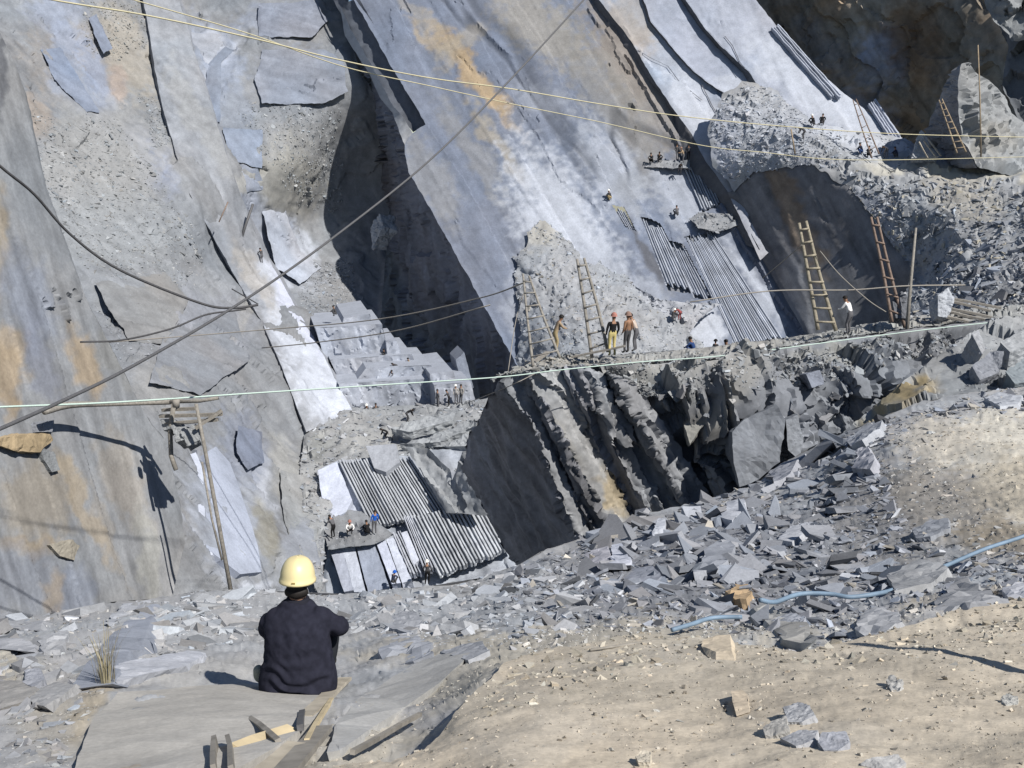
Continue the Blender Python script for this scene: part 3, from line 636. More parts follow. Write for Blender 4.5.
# ---- near wall on the left
NLP = [(-160, -120, 40), (-30, -90, 46), (0, 33, 46), (14, 62, 46.3), (27, 96, 46.6), (46, 186, 47.5), (71, 255, 48.5), (86, 298, 49), (115, 355, 50), (140, 405, 50.5), (152, 425, 50.6), (166, 441, 50.8), (175, 480, 51), (181, 510, 51), (185, 543, 51), (175, 584, 49), (162, 640, 46), (150, 700, 42), (-160, 760, 26), (-160, 300, 29)]
NL_PL = [(0, 330, 43), (180, 545, 51), (0, 33, 49)]
NL = patch('quarry_wall', [q[:2] for q in NLP], plane=NL_PL, step=1.7, base=(0.33, 0.322, 0.312), var=0.16, jit=1.0, streak=((45, 250), (110, 470)), sk=0.34, mat=M_ROCK,
      disp=[('layer', 0.24, 4.0), ('layer', 0.03, 1.2), ('fbm', 0.15, 8)], sharp=60,
      blobs=[(-5, 250, 14, 60, 0, (0.42, 0.33, 0.22), 0.7), (5, 375, 18, 38, -10, (0.50, 0.37, 0.23), 0.8), (12, 340, 18, 20, 0, (0.50, 0.38, 0.25), 0.7), (86, 362, 16, 34, -20, (0.50, 0.38, 0.25), 0.85), (30, 300, 26, 60, -20, (0.27, 0.29, 0.34), 0.6), (40, 360, 14, 50, -15, (0.28, 0.29, 0.34), 0.5),
             (35, 500, 42, 50, -20, (0.36, 0.30, 0.22), 0.65), (85, 510, 70, 9, 62, (0.42, 0.34, 0.24), 0.75), (110, 540, 60, 6, 70, (0.36, 0.32, 0.27), 0.6), (35, 545, 40, 10, 5, (0.42, 0.31, 0.18), 0.6), (20, 580, 60, 40, 10, (0.27, 0.28, 0.31), 0.6), (75, 600, 25, 30, 0, (0.26, 0.28, 0.33), 0.6), (52, 590, 12, 25, 0, (0.45, 0.35, 0.24), 0.6),
             (125, 480, 60, 20, 70, (0.34, 0.29, 0.23), 0.6), (150, 560, 60, 10, 80, (0.42, 0.40, 0.35), 0.7), (40, 200, 24, 80, -20, (0.22, 0.225, 0.23), 0.5), (120, 360, 40, 16, 60, (0.33, 0.31, 0.27), 0.5), (0, 60, 6, 60, 0, (0.12, 0.12, 0.13), 0.7)])
nY = planeY(NL_PL)
# its edge, turned away from us, so that it is a body and not a sheet
patch('quarry_wall', [nY(x, y) for x, y, d in NLP[1:14]] + [nY(x - 8, y, -14) for x, y, d in NLP[1:14][::-1]], base=(0.26, 0.26, 0.265), jit=0.8, disp=[('fbm', 0.4, 2)])
for pts, c in [([(2, 438, 0.36), (20, 434, 0.52), (50, 434, 0.48), (54, 440, 0.40), (40, 452, 0.44), (18, 452, 0.40), (0, 446, 0.32)], (0.42, 0.31, 0.18)),
               ([(40, 447, 0.32), (54, 452, 0.36), (60, 470, 0.36), (52, 472, 0.32), (44, 460, 0.28)], (0.28, 0.28, 0.27)), ([(50, 545, 0.20), (72, 540, 0.32), (80, 546, 0.28), (74, 560, 0.24), (60, 556, 0.20)], (0.40, 0.35, 0.27)), ([(36, 422, 0.24), (54, 420, 0.28), (52, 432, 0.28), (38, 432, 0.24)], (0.29, 0.29, 0.30))]:
    slab('quarry_wall', [nY(*p) for p in pts], 0.9, c, kind='structure', mat=M_ROCK, rough=0.02)

# ---- stepped benches in the pit
def bench(TL, TR, BR, BL, Y, back, base, blobs=()):
    f = [(*TL, Y), (*TR, Y), (*BR, Y - 0.4), (*BL, Y - 0.4)]
    patch('quarry_wall', f, base=base, jit=0.8, step=1.8, var=0.25, sharp=30, disp=[('block', 0.22, 1.2), ('layer', 0.15, 0.6)], streak=((TL), (BL)), sk=0.2, blobs=blobs)
    A = [np.array(at(*p)) for p in f]; bk = np.array([-0.25, 1, 0.03]) * back
    V = np.array([A[0], A[1], A[1] + bk, A[0] + bk, A[2], A[2] + bk, A[3], A[3] + bk])
    c = np.repeat(np.array([base]), 8, 0) * 0.97
    o = new_mesh('quarry_wall', V, [(0, 1, 2, 3), (1, 4, 5, 2), (0, 3, 7, 6)], M_ROCK, c); o['kind'] = 'structure'
SB = (0.42, 0.43, 0.46)
bench((344, 318), (370, 314), (372, 330), (340, 330), 105, 8, SB)
bench((315, 328), (382, 324), (389, 356), (326, 362), 103, 8, SB)
bench((386, 341), (396, 340), (403, 358), (388, 360), 102, 6, SB)
bench((330, 360), (412, 354), (417, 370), (340, 380), 101, 8, SB)
bench((366, 368), (431, 365), (439, 392), (345, 396), 98.5, 8, SB)
bench((338, 384), (436, 378), (440, 412), (350, 416), 97, 8, (0.44, 0.45, 0.48))
bench((430, 374), (453, 371), (462, 400), (434, 404), 96, 8, SB)
bench((434, 385), (471, 382), (478, 412), (436, 412), 94.5, 8, (0.40, 0.41, 0.44))
bench((456, 360), (464, 352), (474, 388), (462, 392), 99, 3, (0.30, 0.31, 0.34))
# debris ridge at their foot
DR = patch('terrain', [(306, 418), (340, 405), (360, 408), (440, 404), (490, 398), (530, 395), (520, 450), (480, 480), (440, 465), (400, 462), (345, 468), (325, 530), (322, 600), (300, 560), (300, 470)],
      tps=[(306, 430, 90), (360, 410, 95), (440, 407, 93), (500, 398, 92), (520, 440, 82), (480, 470, 78), (410, 460, 80.5), (345, 466, 80.5), (322, 480, 79), (325, 560, 68), (300, 560, 66), (400, 430, 87), (350, 435, 86)],
      base=(0.38, 0.375, 0.36), jit=1.5, step=1.9, disp=[('block', 0.5, 3.0), ('fbm', 0.25, 1.8)], blobs=[(370, 440, 60, 18, 0, (0.46, 0.44, 0.40), 0.7), (310, 510, 12, 60, 0, (0.36, 0.35, 0.33), 0.5), (318, 450, 14, 14, 0, (0.34, 0.33, 0.29), 0.6)])
scatter('rubble', DR, 2200, 2, 13, (0.38, 0.375, 0.37), seed=14, tilt=0.35, sink=0.1)
for p in [[(390, 428, 84), (440, 412, 86), (455, 414, 85.6), (452, 420, 84.6), (410, 432, 83.4)], [(400, 444, 82), (446, 430, 83), (470, 418, 83), (478, 424, 82), (440, 442, 81.4)], [(430, 447, 80.6), (460, 438, 80.8), (474, 432, 80.6), (468, 446, 79.6)], [(378, 448, 80.7), (396, 446, 80.7), (398, 466, 78.8), (384, 472, 78.6), (372, 458, 79.8)]]:
    slab('quarry_wall', p, 0.7, (0.38, 0.38, 0.37), kind='structure', mat=M_ROCK, rough=0.04)
# sawn bed on the pit floor
G_PL = [(380, 458, 79.5), (515, 550, 71.5), (420, 580, 70.0)]
gY = planeY(G_PL)
patch('quarry_wall', [(316, 470), (338, 460), (412, 455), (430, 450), (470, 448), (492, 500), (530, 575), (440, 605), (320, 605), (330, 530)], plane=off(G_PL, -0.5), base=(0.40, 0.405, 0.42), step=2.2, streak=((380, 460), (440, 570)), sk=0.2, disp=[('fbm', 0.3, 1.2), ('layer', 0.3, 1.5)], blobs=[(342, 490, 22, 34, -20, DUST, 0.9)])
grooved(gY(338, 461), gY(412, 460), gY(447, 514), gY(373, 531), 24, 0.36, (0.52, 0.52, 0.52), wr=0.55, seed=7, irregular=0.03)
grooved(gY(409, 518, .5), gY(491, 508, .5), gY(515, 551, .5), gY(441, 580, .5), 22, 0.42, (0.54, 0.54, 0.54), wr=0.55, seed=8, irregular=0.05)
grooved(gY(393, 536, .3), gY(402, 533, .3), gY(424, 577, .3), gY(412, 580, .3), 4, 0.6, (0.5, 0.5, 0.52), wr=0.5, seed=9)
grooved(gY(404, 520, .3), gY(412, 518, .3), gY(440, 574, .3), gY(426, 577, .3), 5, 0.6, (0.5, 0.5, 0.52), wr=0.5, seed=19)
for p, c in [([(376, 542), (385, 539), (401, 583), (392, 584)], (0.60, 0.61, 0.68)), ([(386, 539), (394, 537), (412, 580), (402, 583)], (0.62, 0.63, 0.68)), ([(401, 533), (407, 531), (419, 560), (414, 565)], (0.62, 0.62, 0.66)), ([(356, 545), (374, 542), (390, 588), (368, 592)], (0.33, 0.35, 0.40)), ([(330, 550), (342, 547), (354, 590), (344, 592)], (0.46, 0.47, 0.52)), ([(342, 547), (354, 545), (366, 592), (354, 592)], (0.55, 0.56, 0.60)),
             ([(366, 446), (396, 444), (400, 462), (386, 472), (374, 468)], (0.40, 0.40, 0.41)), ([(318, 470), (337, 462), (352, 500), (346, 512), (330, 520), (322, 500)], (0.62, 0.63, 0.69))]:
    slab('quarry_wall', [gY(x, y, 0.9) for x, y in p], 1.2, c, kind='structure', mat=M_ROCK, rough=0.008)
# folded grey bed right of the grooves
patch('quarry_wall', [(405, 446, 79), (428, 448, 78), (450, 470, 76), (452, 480, 75.5), (462, 452, 76), (476, 452, 75), (484, 480, 73), (494, 505, 71.5), (486, 516, 71.5), (470, 514, 72), (446, 512, 73), (428, 484, 76)], base=(0.33, 0.33, 0.325), jit=1.5, step=1.8, streak=((415, 450), (460, 512)), sk=0.3, disp=[('layer', 0.9, 1.6), ('fbm', 0.4, 1)])
# work platform
PF = patch('terrain', [gY(322, 520, .6), gY(345, 508, .5), gY(362, 512, .5), gY(385, 528, .6), gY(394, 535, .8), gY(374, 544, 1.6), gY(328, 550, 1.7)], base=(0.28, 0.275, 0.27), jit=1, disp=[('fbm', 0.3, 1), ('block', 0.3, 0.8)])
scatter('rubble', PF, 120, 1.5, 5, (0.36, 0.35, 0.34), seed=15)
# pit floor, far below everything
px_ = RNG.uniform(0, 1, 1)
V = [(-90, 18, -29.5), (90, 18, -29.5), (90, 150, -29.5), (-90, 150, -29.5)]
o = new_mesh('pit_floor', V, [(0, 1, 2, 3)], M_ROCK, np.array([(0.2, 0.2, 0.2)] * 4)); o['kind'] = 'structure'

# ---- the ridge that carries the haul path, ribbed at its left end
RBT = [(500, 378, 39.5), (512, 372, 40.5), (530, 370, 41), (560, 369, 41.5), (585, 366, 42), (605, 368, 43)]
def rib(L, Rr, base, blobs=(), amp=0.35, sk=0.42, dp=None):
    patch('quarry_wall', L + Rr[::-1], base=base, jit=5.0, step=1.6, edge=2.0, var=0.25, sharp=60, streak=(L[1][:2], L[-2][:2]), sk=sk, disp=dp or [('layer', amp * 1.5, 1.0), ('layer', amp * 0.8, 0.4), ('fbm', 0.18, 1.1)], blobs=blobs)
rib([(468, 440, 60), (462, 470, 60), (480, 500, 58), (500, 540, 55), (520, 580, 52), (540, 620, 50)], [(500, 380, 40.2), (507, 388, 40.3), (527, 416, 40.6), (545, 455, 40.9), (578, 535, 41.4), (600, 600, 42)], (0.25, 0.25, 0.265), dp=[('fbm', 0.7, 4), ('fbm', 0.12, 1.2)])
rib([(500, 380, 40.2), (507, 388, 40.2), (527, 416, 40.5), (545, 455, 40.8), (578, 535, 41.3), (604, 600, 42)], [(514, 374, 40.6), (521, 382, 40.7), (537, 405, 41.0), (553, 447, 41.3), (592, 530, 41.8), (622, 600, 42.5)], (0.30, 0.298, 0.295))
rib([(514, 374, 40.6), (521, 382, 40.7), (537, 405, 41.0), (553, 447, 41.3), (592, 530, 41.8), (622, 600, 42.5)], [(526, 372, 40.15), (533, 385, 40.25), (551, 412, 40.5), (581, 470, 40.9), (605, 512, 41.3), (640, 590, 41.9)], (0.26, 0.255, 0.26), amp=0.3)
rib([(526, 372, 40.15), (533, 385, 40.25), (551, 412, 40.5), (581, 470, 40.9), (605, 512, 41.3), (640, 590, 41.9)], [(560, 369, 41.0), (566, 380, 41.1), (578, 402, 41.4), (600, 452, 41.9), (622, 492, 42.3), (660, 580, 43.2)], (0.31, 0.303, 0.29), [(615, 490, 10, 26, -25, (0.42, 0.32, 0.18), 0.7), (560, 430, 6, 50, -30, (0.33, 0.305, 0.265), 0.5)])
rib([(560, 369, 41.0), (566, 380, 41.1), (578, 402, 41.4), (600, 452, 41.9), (622, 492, 42.3), (660, 580, 43.2)], [(579, 366, 40.6), (588, 386, 40.75), (599, 412, 41.05), (614, 448, 41.55), (637, 492, 41.95), (688, 580, 42.9)], (0.26, 0.255, 0.26), amp=0.3)
rib([(579, 366, 40.6), (588, 386, 40.75), (599, 412, 41.05), (614, 448, 41.55), (637, 492, 41.95), (688, 580, 42.9)], [(602, 370, 41.2), (617, 404, 41.5), (632, 425, 41.7), (652, 458, 42), (672, 490, 42.2), (720, 570, 43)], (0.30, 0.30, 0.302), [(596, 385, 8, 26, -25, (0.42, 0.42, 0.42), 0.7)])
rib([(602, 370, 41.2), (617, 404, 41.5), (632, 425, 41.7), (652, 458, 42), (672, 490, 42.2), (720, 570, 43)], [(607, 369, 40.7), (624, 402, 41.0), (640, 424, 41.2), (660, 458, 41.5), (682, 492, 41.8), (735, 570, 42.5)], (0.25, 0.25, 0.255), amp=0.2)
rib([(607, 369, 40.7), (624, 402, 41.0), (640, 424, 41.2), (660, 458, 41.5), (682, 492, 41.8), (735, 570, 42.5)], [(634, 384, 41.9), (652, 408, 42.1), (670, 432, 42.3), (690, 464, 42.5), (712, 500, 42.8), (770, 580, 43.4)], (0.29, 0.29, 0.292), amp=0.3)
LWC = [(602, 366, 42.2), (617, 404, 42.2), (632, 425, 42.6), (652, 458, 43.4), (672, 490, 43.4), (720, 570, 44), (660, 366, 43.0), (715, 360, 43.6), (780, 349, 44.8), (860, 340, 46.0), (940, 328, 47.4), (1040, 318, 49.5), (1120, 312, 50.5), (660, 400, 41.8), (700, 395, 42.0), (740, 385, 42.4), (690, 440, 43.6), (740, 440, 43), (735, 480, 43), (780, 470, 42.8), (830, 410, 43.6), (860, 378, 43.6), (900, 370, 45), (800, 540, 44), (700, 500, 43.6), (690, 470, 43.6), (1000, 400, 46), (1100, 440, 46)]
LW = patch('quarry_wall', [(600, 366), (640, 364), (690, 362), (716, 360), (780, 348), (848, 338), (905, 330), (975, 322), (1130, 312), (1130, 460), (900, 520), (800, 560), (700, 580), (668, 492), (650, 460), (630, 427), (614, 404)], tps=LWC,
      base=(0.25, 0.25, 0.253), var=0.22, jit=1.6, streak=((640, 380), (690, 470)), sk=0.15, disp=[('layer', 1.5, 3.4), ('block', 0.8, 3.0), ('layer', 0.6, 1.1), ('block', 0.35, 0.8), ('fbm', 0.12, 0.8), ('crack', 0.4, 2)], edge=13, sharp=24,
      blobs=[(690, 372, 110, 12, -3, (0.40, 0.375, 0.33), 0.8), (720, 395, 40, 12, -40, (0.36, 0.33, 0.28), 0.6), (840, 350, 60, 8, -6, (0.42, 0.40, 0.35), 0.7), (650, 390, 40, 25, 0, (0.37, 0.36, 0.33), 0.7), (780, 420, 50, 40, 0, (0.28, 0.285, 0.30), 0.6)])
scatter('rubble', LW, 3600, 1.8, 13, (0.34, 0.335, 0.32), [(602, 368), (716, 362), (860, 342), (1000, 325), (1000, 345), (880, 372), (760, 392), (690, 395), (640, 412), (617, 402)], seed=16, tilt=0.6)
scatter('rubble', LW, 60, 8, 20, (0.26, 0.26, 0.265), [(620, 380), (760, 372), (880, 350), (880, 400), (780, 440), (700, 430), (640, 420)], seed=17, tilt=0.6)
for p, c in [([(690, 392, 42.2), (706, 376, 42.4), (709, 384, 42), (702, 398, 41.6), (690, 402, 41.6)], (0.36, 0.355, 0.34)), ([(732, 432, 40.6), (748, 418, 41), (776, 404, 41), (786, 420, 40.8), (780, 462, 40.2), (760, 480, 40), (740, 486, 39.8), (733, 460, 40)], (0.22, 0.225, 0.235)), ([(786, 420, 41), (798, 414, 41.2), (803, 440, 41), (800, 462, 40.6), (788, 450, 40.6)], (0.26, 0.265, 0.275)),
             ([(806, 374, 42.6), (820, 370, 43), (824, 384, 42.8), (812, 388, 42.2)], (0.24, 0.25, 0.28)), ([(684, 425, 41.6), (712, 398, 42.2), (730, 396, 42), (700, 430, 41.4), (690, 446, 41)], (0.33, 0.31, 0.27)), ([(668, 392, 41.8), (690, 384, 42.2), (696, 392, 42), (676, 402, 41.6)], (0.36, 0.35, 0.33))]:
    slab('quarry_wall', p, 1.6, c, kind='structure', mat=M_ROCK, rough=0.022, push=(0.1, 1, -0.2))
# path along the top of the ridge
PTH = patch('path', [(492, 380), (500, 374), (540, 368), (610, 364), (715, 358), (848, 336), (975, 320), (1130, 309), (1130, 296), (975, 308), (880, 322), (800, 336), (700, 348), (640, 354), (600, 356), (560, 356), (520, 366)],
      tps=[(492, 380, 39.3), (540, 370, 41), (610, 366, 42.6), (715, 360, 44), (848, 338, 46.8), (975, 322, 48.6), (1130, 311, 51), (1130, 296, 56), (975, 308, 53), (880, 322, 51.5), (800, 336, 50), (700, 348, 48), (640, 353, 46.5), (600, 356, 46), (560, 357, 45), (520, 366, 42)],
      base=(0.40, 0.38, 0.34), jit=1.2, step=1.9, disp=[('fbm', 0.3, 0.8), ('block', 0.25, 0.7)], blobs=[(860, 335, 70, 6, -6, (0.46, 0.45, 0.40), 0.7)])
scatter('rubble', PTH, 2000, 1.8, 9, (0.36, 0.355, 0.34), seed=18, tilt=0.6)
scatter('rubble', PTH, 160, 5, 14, (0.30, 0.29, 0.26), [(495, 380), (520, 366), (560, 356), (590, 356), (600, 368), (540, 372)], seed=19, tilt=0.6)
# back of the ridge, falling into the pit behind the path
BKT = [(560, 357, 45.2), (600, 356, 46.2), (640, 353, 46.7), (700, 348, 48.2), (800, 336, 50.2), (880, 322, 51.7), (975, 308, 53.2)]
A = np.array([at(*p) for p in BKT]); Bq = A + np.array([[1.5, 5, -9]] * len(A)); Cq = A + np.array([[4, 11, -24]] * len(A))
V = np.concatenate([A, Bq, Cq]); n = len(A); Fq = [(j * n + i, j * n + i + 1, (j + 1) * n + i + 1, (j + 1) * n + i) for j in (0, 1) for i in range(n - 1)]
o = new_mesh('quarry_wall', V, Fq, M_ROCK, np.array([(0.3, 0.3, 0.3)] * len(V))); o['kind'] = 'structure'
# rubble heap rising behind the path between the two tall frames
HP = patch('terrain', [(512, 372), (520, 330), (514, 280), (517, 256), (530, 234), (543, 219), (556, 232), (572, 244), (584, 262), (606, 266), (628, 280), (650, 305), (690, 330), (715, 350), (640, 362), (560, 366)],
      tps=[(516, 372, 99.6), (518, 300, 103.5), (520, 250, 107.2), (540, 218, 109.5), (575, 250, 106.8), (628, 280, 103.8), (690, 330, 98.6), (715, 350, 97), (640, 362, 95), (560, 366, 95.5), (580, 320, 98)],
      base=(0.37, 0.37, 0.37), jit=6, step=1.9, disp=[('block', 0.3, 2.0), ('block', 0.18, 0.7)], blobs=[(540, 235, 22, 20, 0, (0.45, 0.41, 0.34), 0.7)])
scatter('rubble', HP, 3800, 1.8, 8, (0.38, 0.38, 0.38), seed=20, tilt=0.35, sink=0.35, blobs=[(0.1, (0.5, 0.5, 0.52)), (0.15, (0.38, 0.34, 0.28))])
# loose stone heaped at the top of the sawn beds
def heap(name, pts, n, smin, smax, base, seed):
    q = patch(name, pts, base=base, jit=1, step=2, disp=[('block', 0.5, 1.2)], edge=3)
    scatter('rubble', q, n, smin, smax, base, seed=seed, tilt=0.5); return q
heap('terrain', [sY(690, 218, .3), sY(700, 212, .5), sY(722, 214, .5), sY(738, 214, .3), sY(738, 226, .5), sY(716, 232, .9), sY(698, 228, .8)], 130, 2, 8, (0.30, 0.30, 0.30), 21)
heap('terrain', [sY(645, 166, .3), sY(652, 160, .3), sY(690, 161, .3), sY(690, 168, .6), sY(660, 168, .6)], 50, 1.5, 4, (0.34, 0.34, 0.34), 22)
heap('terrain', [sY(632, 285, .8), sY(660, 300, 1.6), sY(680, 302, 2), sY(720, 304, 1.5), sY(700, 318, 2), sY(690, 332, 2), sY(660, 322, 2)], 170, 2, 9, (0.42, 0.42, 0.43), 23)
# tan outcrop where the ridge meets the near bank
OC = patch('quarry_wall', [(826, 446, 33), (880, 402, 34.5), (905, 380, 35.5), (942, 352, 37), (975, 330, 39), (1040, 316, 41), (1130, 310, 42), (1130, 400, 32), (1000, 410, 31), (940, 415, 31), (880, 440, 30), (840, 460, 30)],
      base=(0.34, 0.335, 0.32), jit=1.4, streak=((950, 360), (990, 400)), sk=0.2, sharp=26, disp=[('block', 0.6, 2.2), ('layer', 0.12, 0.6), ('fbm', 0.12, 0.6)],
      blobs=[(908, 392, 32, 15, -12, (0.42, 0.32, 0.17), 0.95), (880, 412, 26, 10, -30, (0.36, 0.30, 0.19), 0.8), (960, 365, 40, 12, -40, (0.36, 0.36, 0.35), 0.5)])
scatter('rubble', OC, 300, 2, 11, (0.34, 0.335, 0.33), [(950, 345), (1040, 318), (1040, 400), (960, 400)], seed=24, tilt=0.5)
for p, c in [([(972, 366, 33.6), (990, 352, 34.2), (1003, 352, 34), (1000, 372, 33.4), (980, 380, 33)], (0.30, 0.30, 0.31)), ([(1000, 342, 34.6), (1030, 328, 35.4), (1040, 340, 34.6), (1010, 352, 34)], (0.38, 0.375, 0.36)), ([(972, 334, 35.6), (978, 330, 35.8), (986, 350, 35), (982, 354, 34.8)], (0.42, 0.41, 0.40)), ([(1006, 372, 32.6), (1024, 358, 33.4), (1050, 356, 33), (1050, 378, 32.4), (1015, 384, 32)], (0.27, 0.29, 0.29))]:
    slab('quarry_wall', p, 0.9, c, kind='structure', mat=M_ROCK, rough=0.03)

def on(pt, px, py, d=0.25):
    k = ((pt['px'] - np.array([px, py])) ** 2).sum(1).argmin()
    return float(inv_depth(pt['px'][k, 1], 1.0) / pt['w'][k]) - d
SCATTER_MAT = M_NEAR
# =================================================================== NEAR BANK
CREST = [(-170, 640), (-60, 628), (0, 622), (60, 612), (110, 602), (150, 599), (200, 591), (250, 590), (350, 594), (430, 586), (480, 578), (520, 564), (540, 552), (600, 532), (640, 515), (700, 502), (752, 486), (780, 466), (809, 448), (840, 434), (872, 422), (914, 404), (959, 394), (1024, 387), (1180, 374), (1460, 356)]
FHC = [(-170, 650, 10), (0, 625, 11), (0, 690, 6.3), (0, 768, 4.35), (-170, 768, 4.4), (-170, 960, 2.3), (200, 768, 3.95), (200, 960, 2.15), (70, 700, 5.8), (100, 660, 7.2), (130, 604, 12), (200, 640, 8.6), (250, 594, 13), (295, 690, 6.5), (345, 690, 6.3), (350, 596, 14), (390, 640, 8.4), (427, 716, 5.05), (400, 748, 4.5), (462, 690, 5.3), (340, 762, 3.65), (330, 720, 5.0),
       (450, 587, 16), (480, 640, 7.4), (488, 682, 5.2), (540, 553, 19), (560, 600, 10.5), (560, 652, 6.0), (640, 514, 22), (640, 590, 11), (640, 638, 6.6), (752, 487, 25), (700, 560, 13.5), (740, 620, 7.6), (740, 652, 5.8), (872, 422, 28), (800, 540, 14.5), (850, 600, 8.2), (850, 650, 5.5), (959, 394, 31), (1180, 376, 33), (1024, 450, 19), (900, 470, 19), (1024, 540, 10.5), (950, 560, 10), (950, 620, 6.1), (1024, 608, 6.4), (1180, 590, 6.8), (1180, 480, 15), (1180, 960, 1.95), (600, 960, 2.0), (600, 768, 3.1), (900, 768, 2.9), (1180, 768, 2.85), (1460, 768, 2.95), (1460, 960, 2.1), (1460, 570, 7.5), (1460, 470, 17), (1460, 358, 36), (480, 720, 4.3)]
_ff = tps_fit(np.array([c[:2] for c in FHC], float), inv_depth([c[1] for c in FHC], [c[2] for c in FHC]))
hY = lambda x, y, d=0.0: (x, y, float(inv_depth(y, 1.0) / _ff(np.array([[x, y]], float))[0]) - d)
DPL = [(1460, 556), (1180, 580), (1024, 598), (950, 612), (900, 628), (850, 641), (800, 651), (760, 646), (700, 637), (640, 633), (600, 641), (540, 651), (505, 663), (487, 680), (465, 701), (440, 735), (425, 750), (396, 760), (330, 766), (280, 960), (1460, 960)]
DPC = [(512, 768, 2.9), (300, 768, 3.5), (330, 960, 1.95), (800, 960, 1.8), (1180, 960, 1.8), (800, 768, 2.8), (1024, 768, 2.75), (1180, 768, 2.7), (330, 766, 3.5), (396, 758, 3.5), (440, 735, 3.85), (487, 680, 4.9), (540, 650, 5.75), (600, 640, 5.95), (640, 632, 6.2), (760, 645, 5.65), (850, 640, 5.5), (950, 612, 6.0), (1024, 598, 6.35), (1180, 580, 6.7), (1460, 556, 7.6), (1460, 768, 2.8), (1460, 960, 1.9), (700, 700, 4.05), (1024, 680, 4.1), (600, 700, 4.1)]
_fd = tps_fit(np.array([c[:2] for c in DPC], float), inv_depth([c[1] for c in DPC], [c[2] for c in DPC]))
dY = lambda x, y, d=0.0: (x, y, float(inv_depth(y, 1.0) / _fd(np.array([[x, y]], float))[0]) - d)

_dp = np.array(DPL, float)
def _under(q):
    d = np.full(len(q), 9e9)
    for i in range(len(_dp)):
        a, b = _dp[i], _dp[(i + 1) % len(_dp)]; t = np.clip(((q - a) @ (b - a)) / ((b - a) @ (b - a)), 0, 1); d = np.minimum(d, np.linalg.norm(q - a - t[:, None] * (b - a), axis=1))
    return inside(_dp, q) & (d > 14)
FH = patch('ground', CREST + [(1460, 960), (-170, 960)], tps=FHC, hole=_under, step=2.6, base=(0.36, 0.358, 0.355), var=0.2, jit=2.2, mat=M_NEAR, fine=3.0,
      disp=[('fbm', 0.09, 0.9), ('fbm', 0.035, 0.2)],
      blobs=[(700, 565, 150, 55, -14, (0.20, 0.205, 0.22), 0.85), (880, 520, 60, 50, 0, (0.22, 0.21, 0.20), 0.8), (1000, 440, 95, 32, -6, (0.56, 0.52, 0.44), 1.0), (1020, 490, 70, 40, 0, (0.50, 0.44, 0.34), 0.95), (940, 440, 45, 22, 0, (0.52, 0.47, 0.39), 0.8), (940, 500, 70, 40, 20, (0.26, 0.235, 0.20), 0.8), (1010, 540, 60, 20, 0, (0.30, 0.25, 0.18), 0.8), (600, 640, 260, 18, -3, (0.43, 0.39, 0.32), 0.9), (470, 670, 60, 30, -35, (0.42, 0.385, 0.32), 0.8), (350, 755, 80, 22, -20, (0.44, 0.40, 0.33), 0.85),  # first blob: shadow gaps between the stones put into the ground colour
             (60, 720, 50, 40, 0, (0.34, 0.31, 0.26), 0.8), (95, 690, 12, 60, 25, (0.42, 0.36, 0.27), 0.8), (150, 765, 70, 12, 0, (0.44, 0.36, 0.26), 0.6), (20, 675, 30, 20, 0, (0.38, 0.36, 0.31), 0.6), (200, 670, 90, 12, 0, (0.40, 0.385, 0.36), 0.7), (450, 585, 60, 8, 0, (0.42, 0.41, 0.39), 0.6), (960, 605, 70, 14, -10, (0.40, 0.36, 0.30), 0.8)])
DP = patch('ground', DPL, tps=DPC, step=2.6, base=(0.50, 0.45, 0.37), var=0.18, warm=0.02, jit=2.5, mat=M_DIRT, fine=3.0, edge=10,
      disp=[('fbm', 0.05, 1.1), ('fbm', 0.012, 0.14)], sharp=80,
      blobs=[(840, 735, 60, 14, 0, (0.40, 0.37, 0.32), 0.6), (620, 660, 120, 10, -4, (0.47, 0.435, 0.375), 0.6), (790, 640, 40, 8, 0, (0.42, 0.39, 0.34), 0.5), (540, 740, 90, 25, -10, (0.49, 0.45, 0.385), 0.5), (960, 650, 60, 20, 10, (0.46, 0.42, 0.35), 0.5), (520, 690, 30, 20, 0, (0.44, 0.40, 0.34), 0.5)])
# bank of the shallow trench, and the far side of the near bank
foot = [(393, 757), (409, 735), (425, 721), (440, 707), (462, 692), (488, 680)]; head = [(396, 760), (425, 750), (440, 735), (465, 701), (476, 690), (489, 680)]
A = np.array([at(*dY(x, y)) for x, y in head]); V = np.concatenate([A, A + np.array([[-0.03, 0.03, -0.25]] * len(A)), A + np.array([[-0.05, 0.06, -1.2]] * len(A))]); n = len(A)
o = new_mesh('ground', V, [(j * n + i, j * n + i + 1, (j + 1) * n + i + 1, (j + 1) * n + i) for j in (0, 1) for i in range(n - 1)], M_NEAR, np.array([(0.32, 0.30, 0.27)] * len(V))); o['kind'] = 'structure'
A = np.array([at(*hY(x, y)) for x, y in CREST]); rows = [A]
for dy_, dz_ in ((1.5, -1.6), (3.5, -5.0), (6, -12), (8, -24)): rows.append(A + np.array([[0, dy_, dz_]]) + RNG.normal(0, 0.25, A.shape))
n = len(A); V = np.concatenate(rows); Fq = [(j * n + i, j * n + i + 1, (j + 1) * n + i + 1, (j + 1) * n + i) for j in range(4) for i in range(n - 1)]
o = new_mesh('ground', V, Fq, M_NEAR, np.array([(0.26, 0.26, 0.27)] * len(V))); o['kind'] = 'structure'
# flat ground under and behind the camera
V = [(-14, -16, -0.35), (14, -16, -0.35), (14, 2.2, -0.35), (-14, 2.2, -0.35)]
o = new_mesh('ground', V, [(0, 1, 2, 3)], M_DIRT, np.array([SOIL] * 4)); o['kind'] = 'structure'

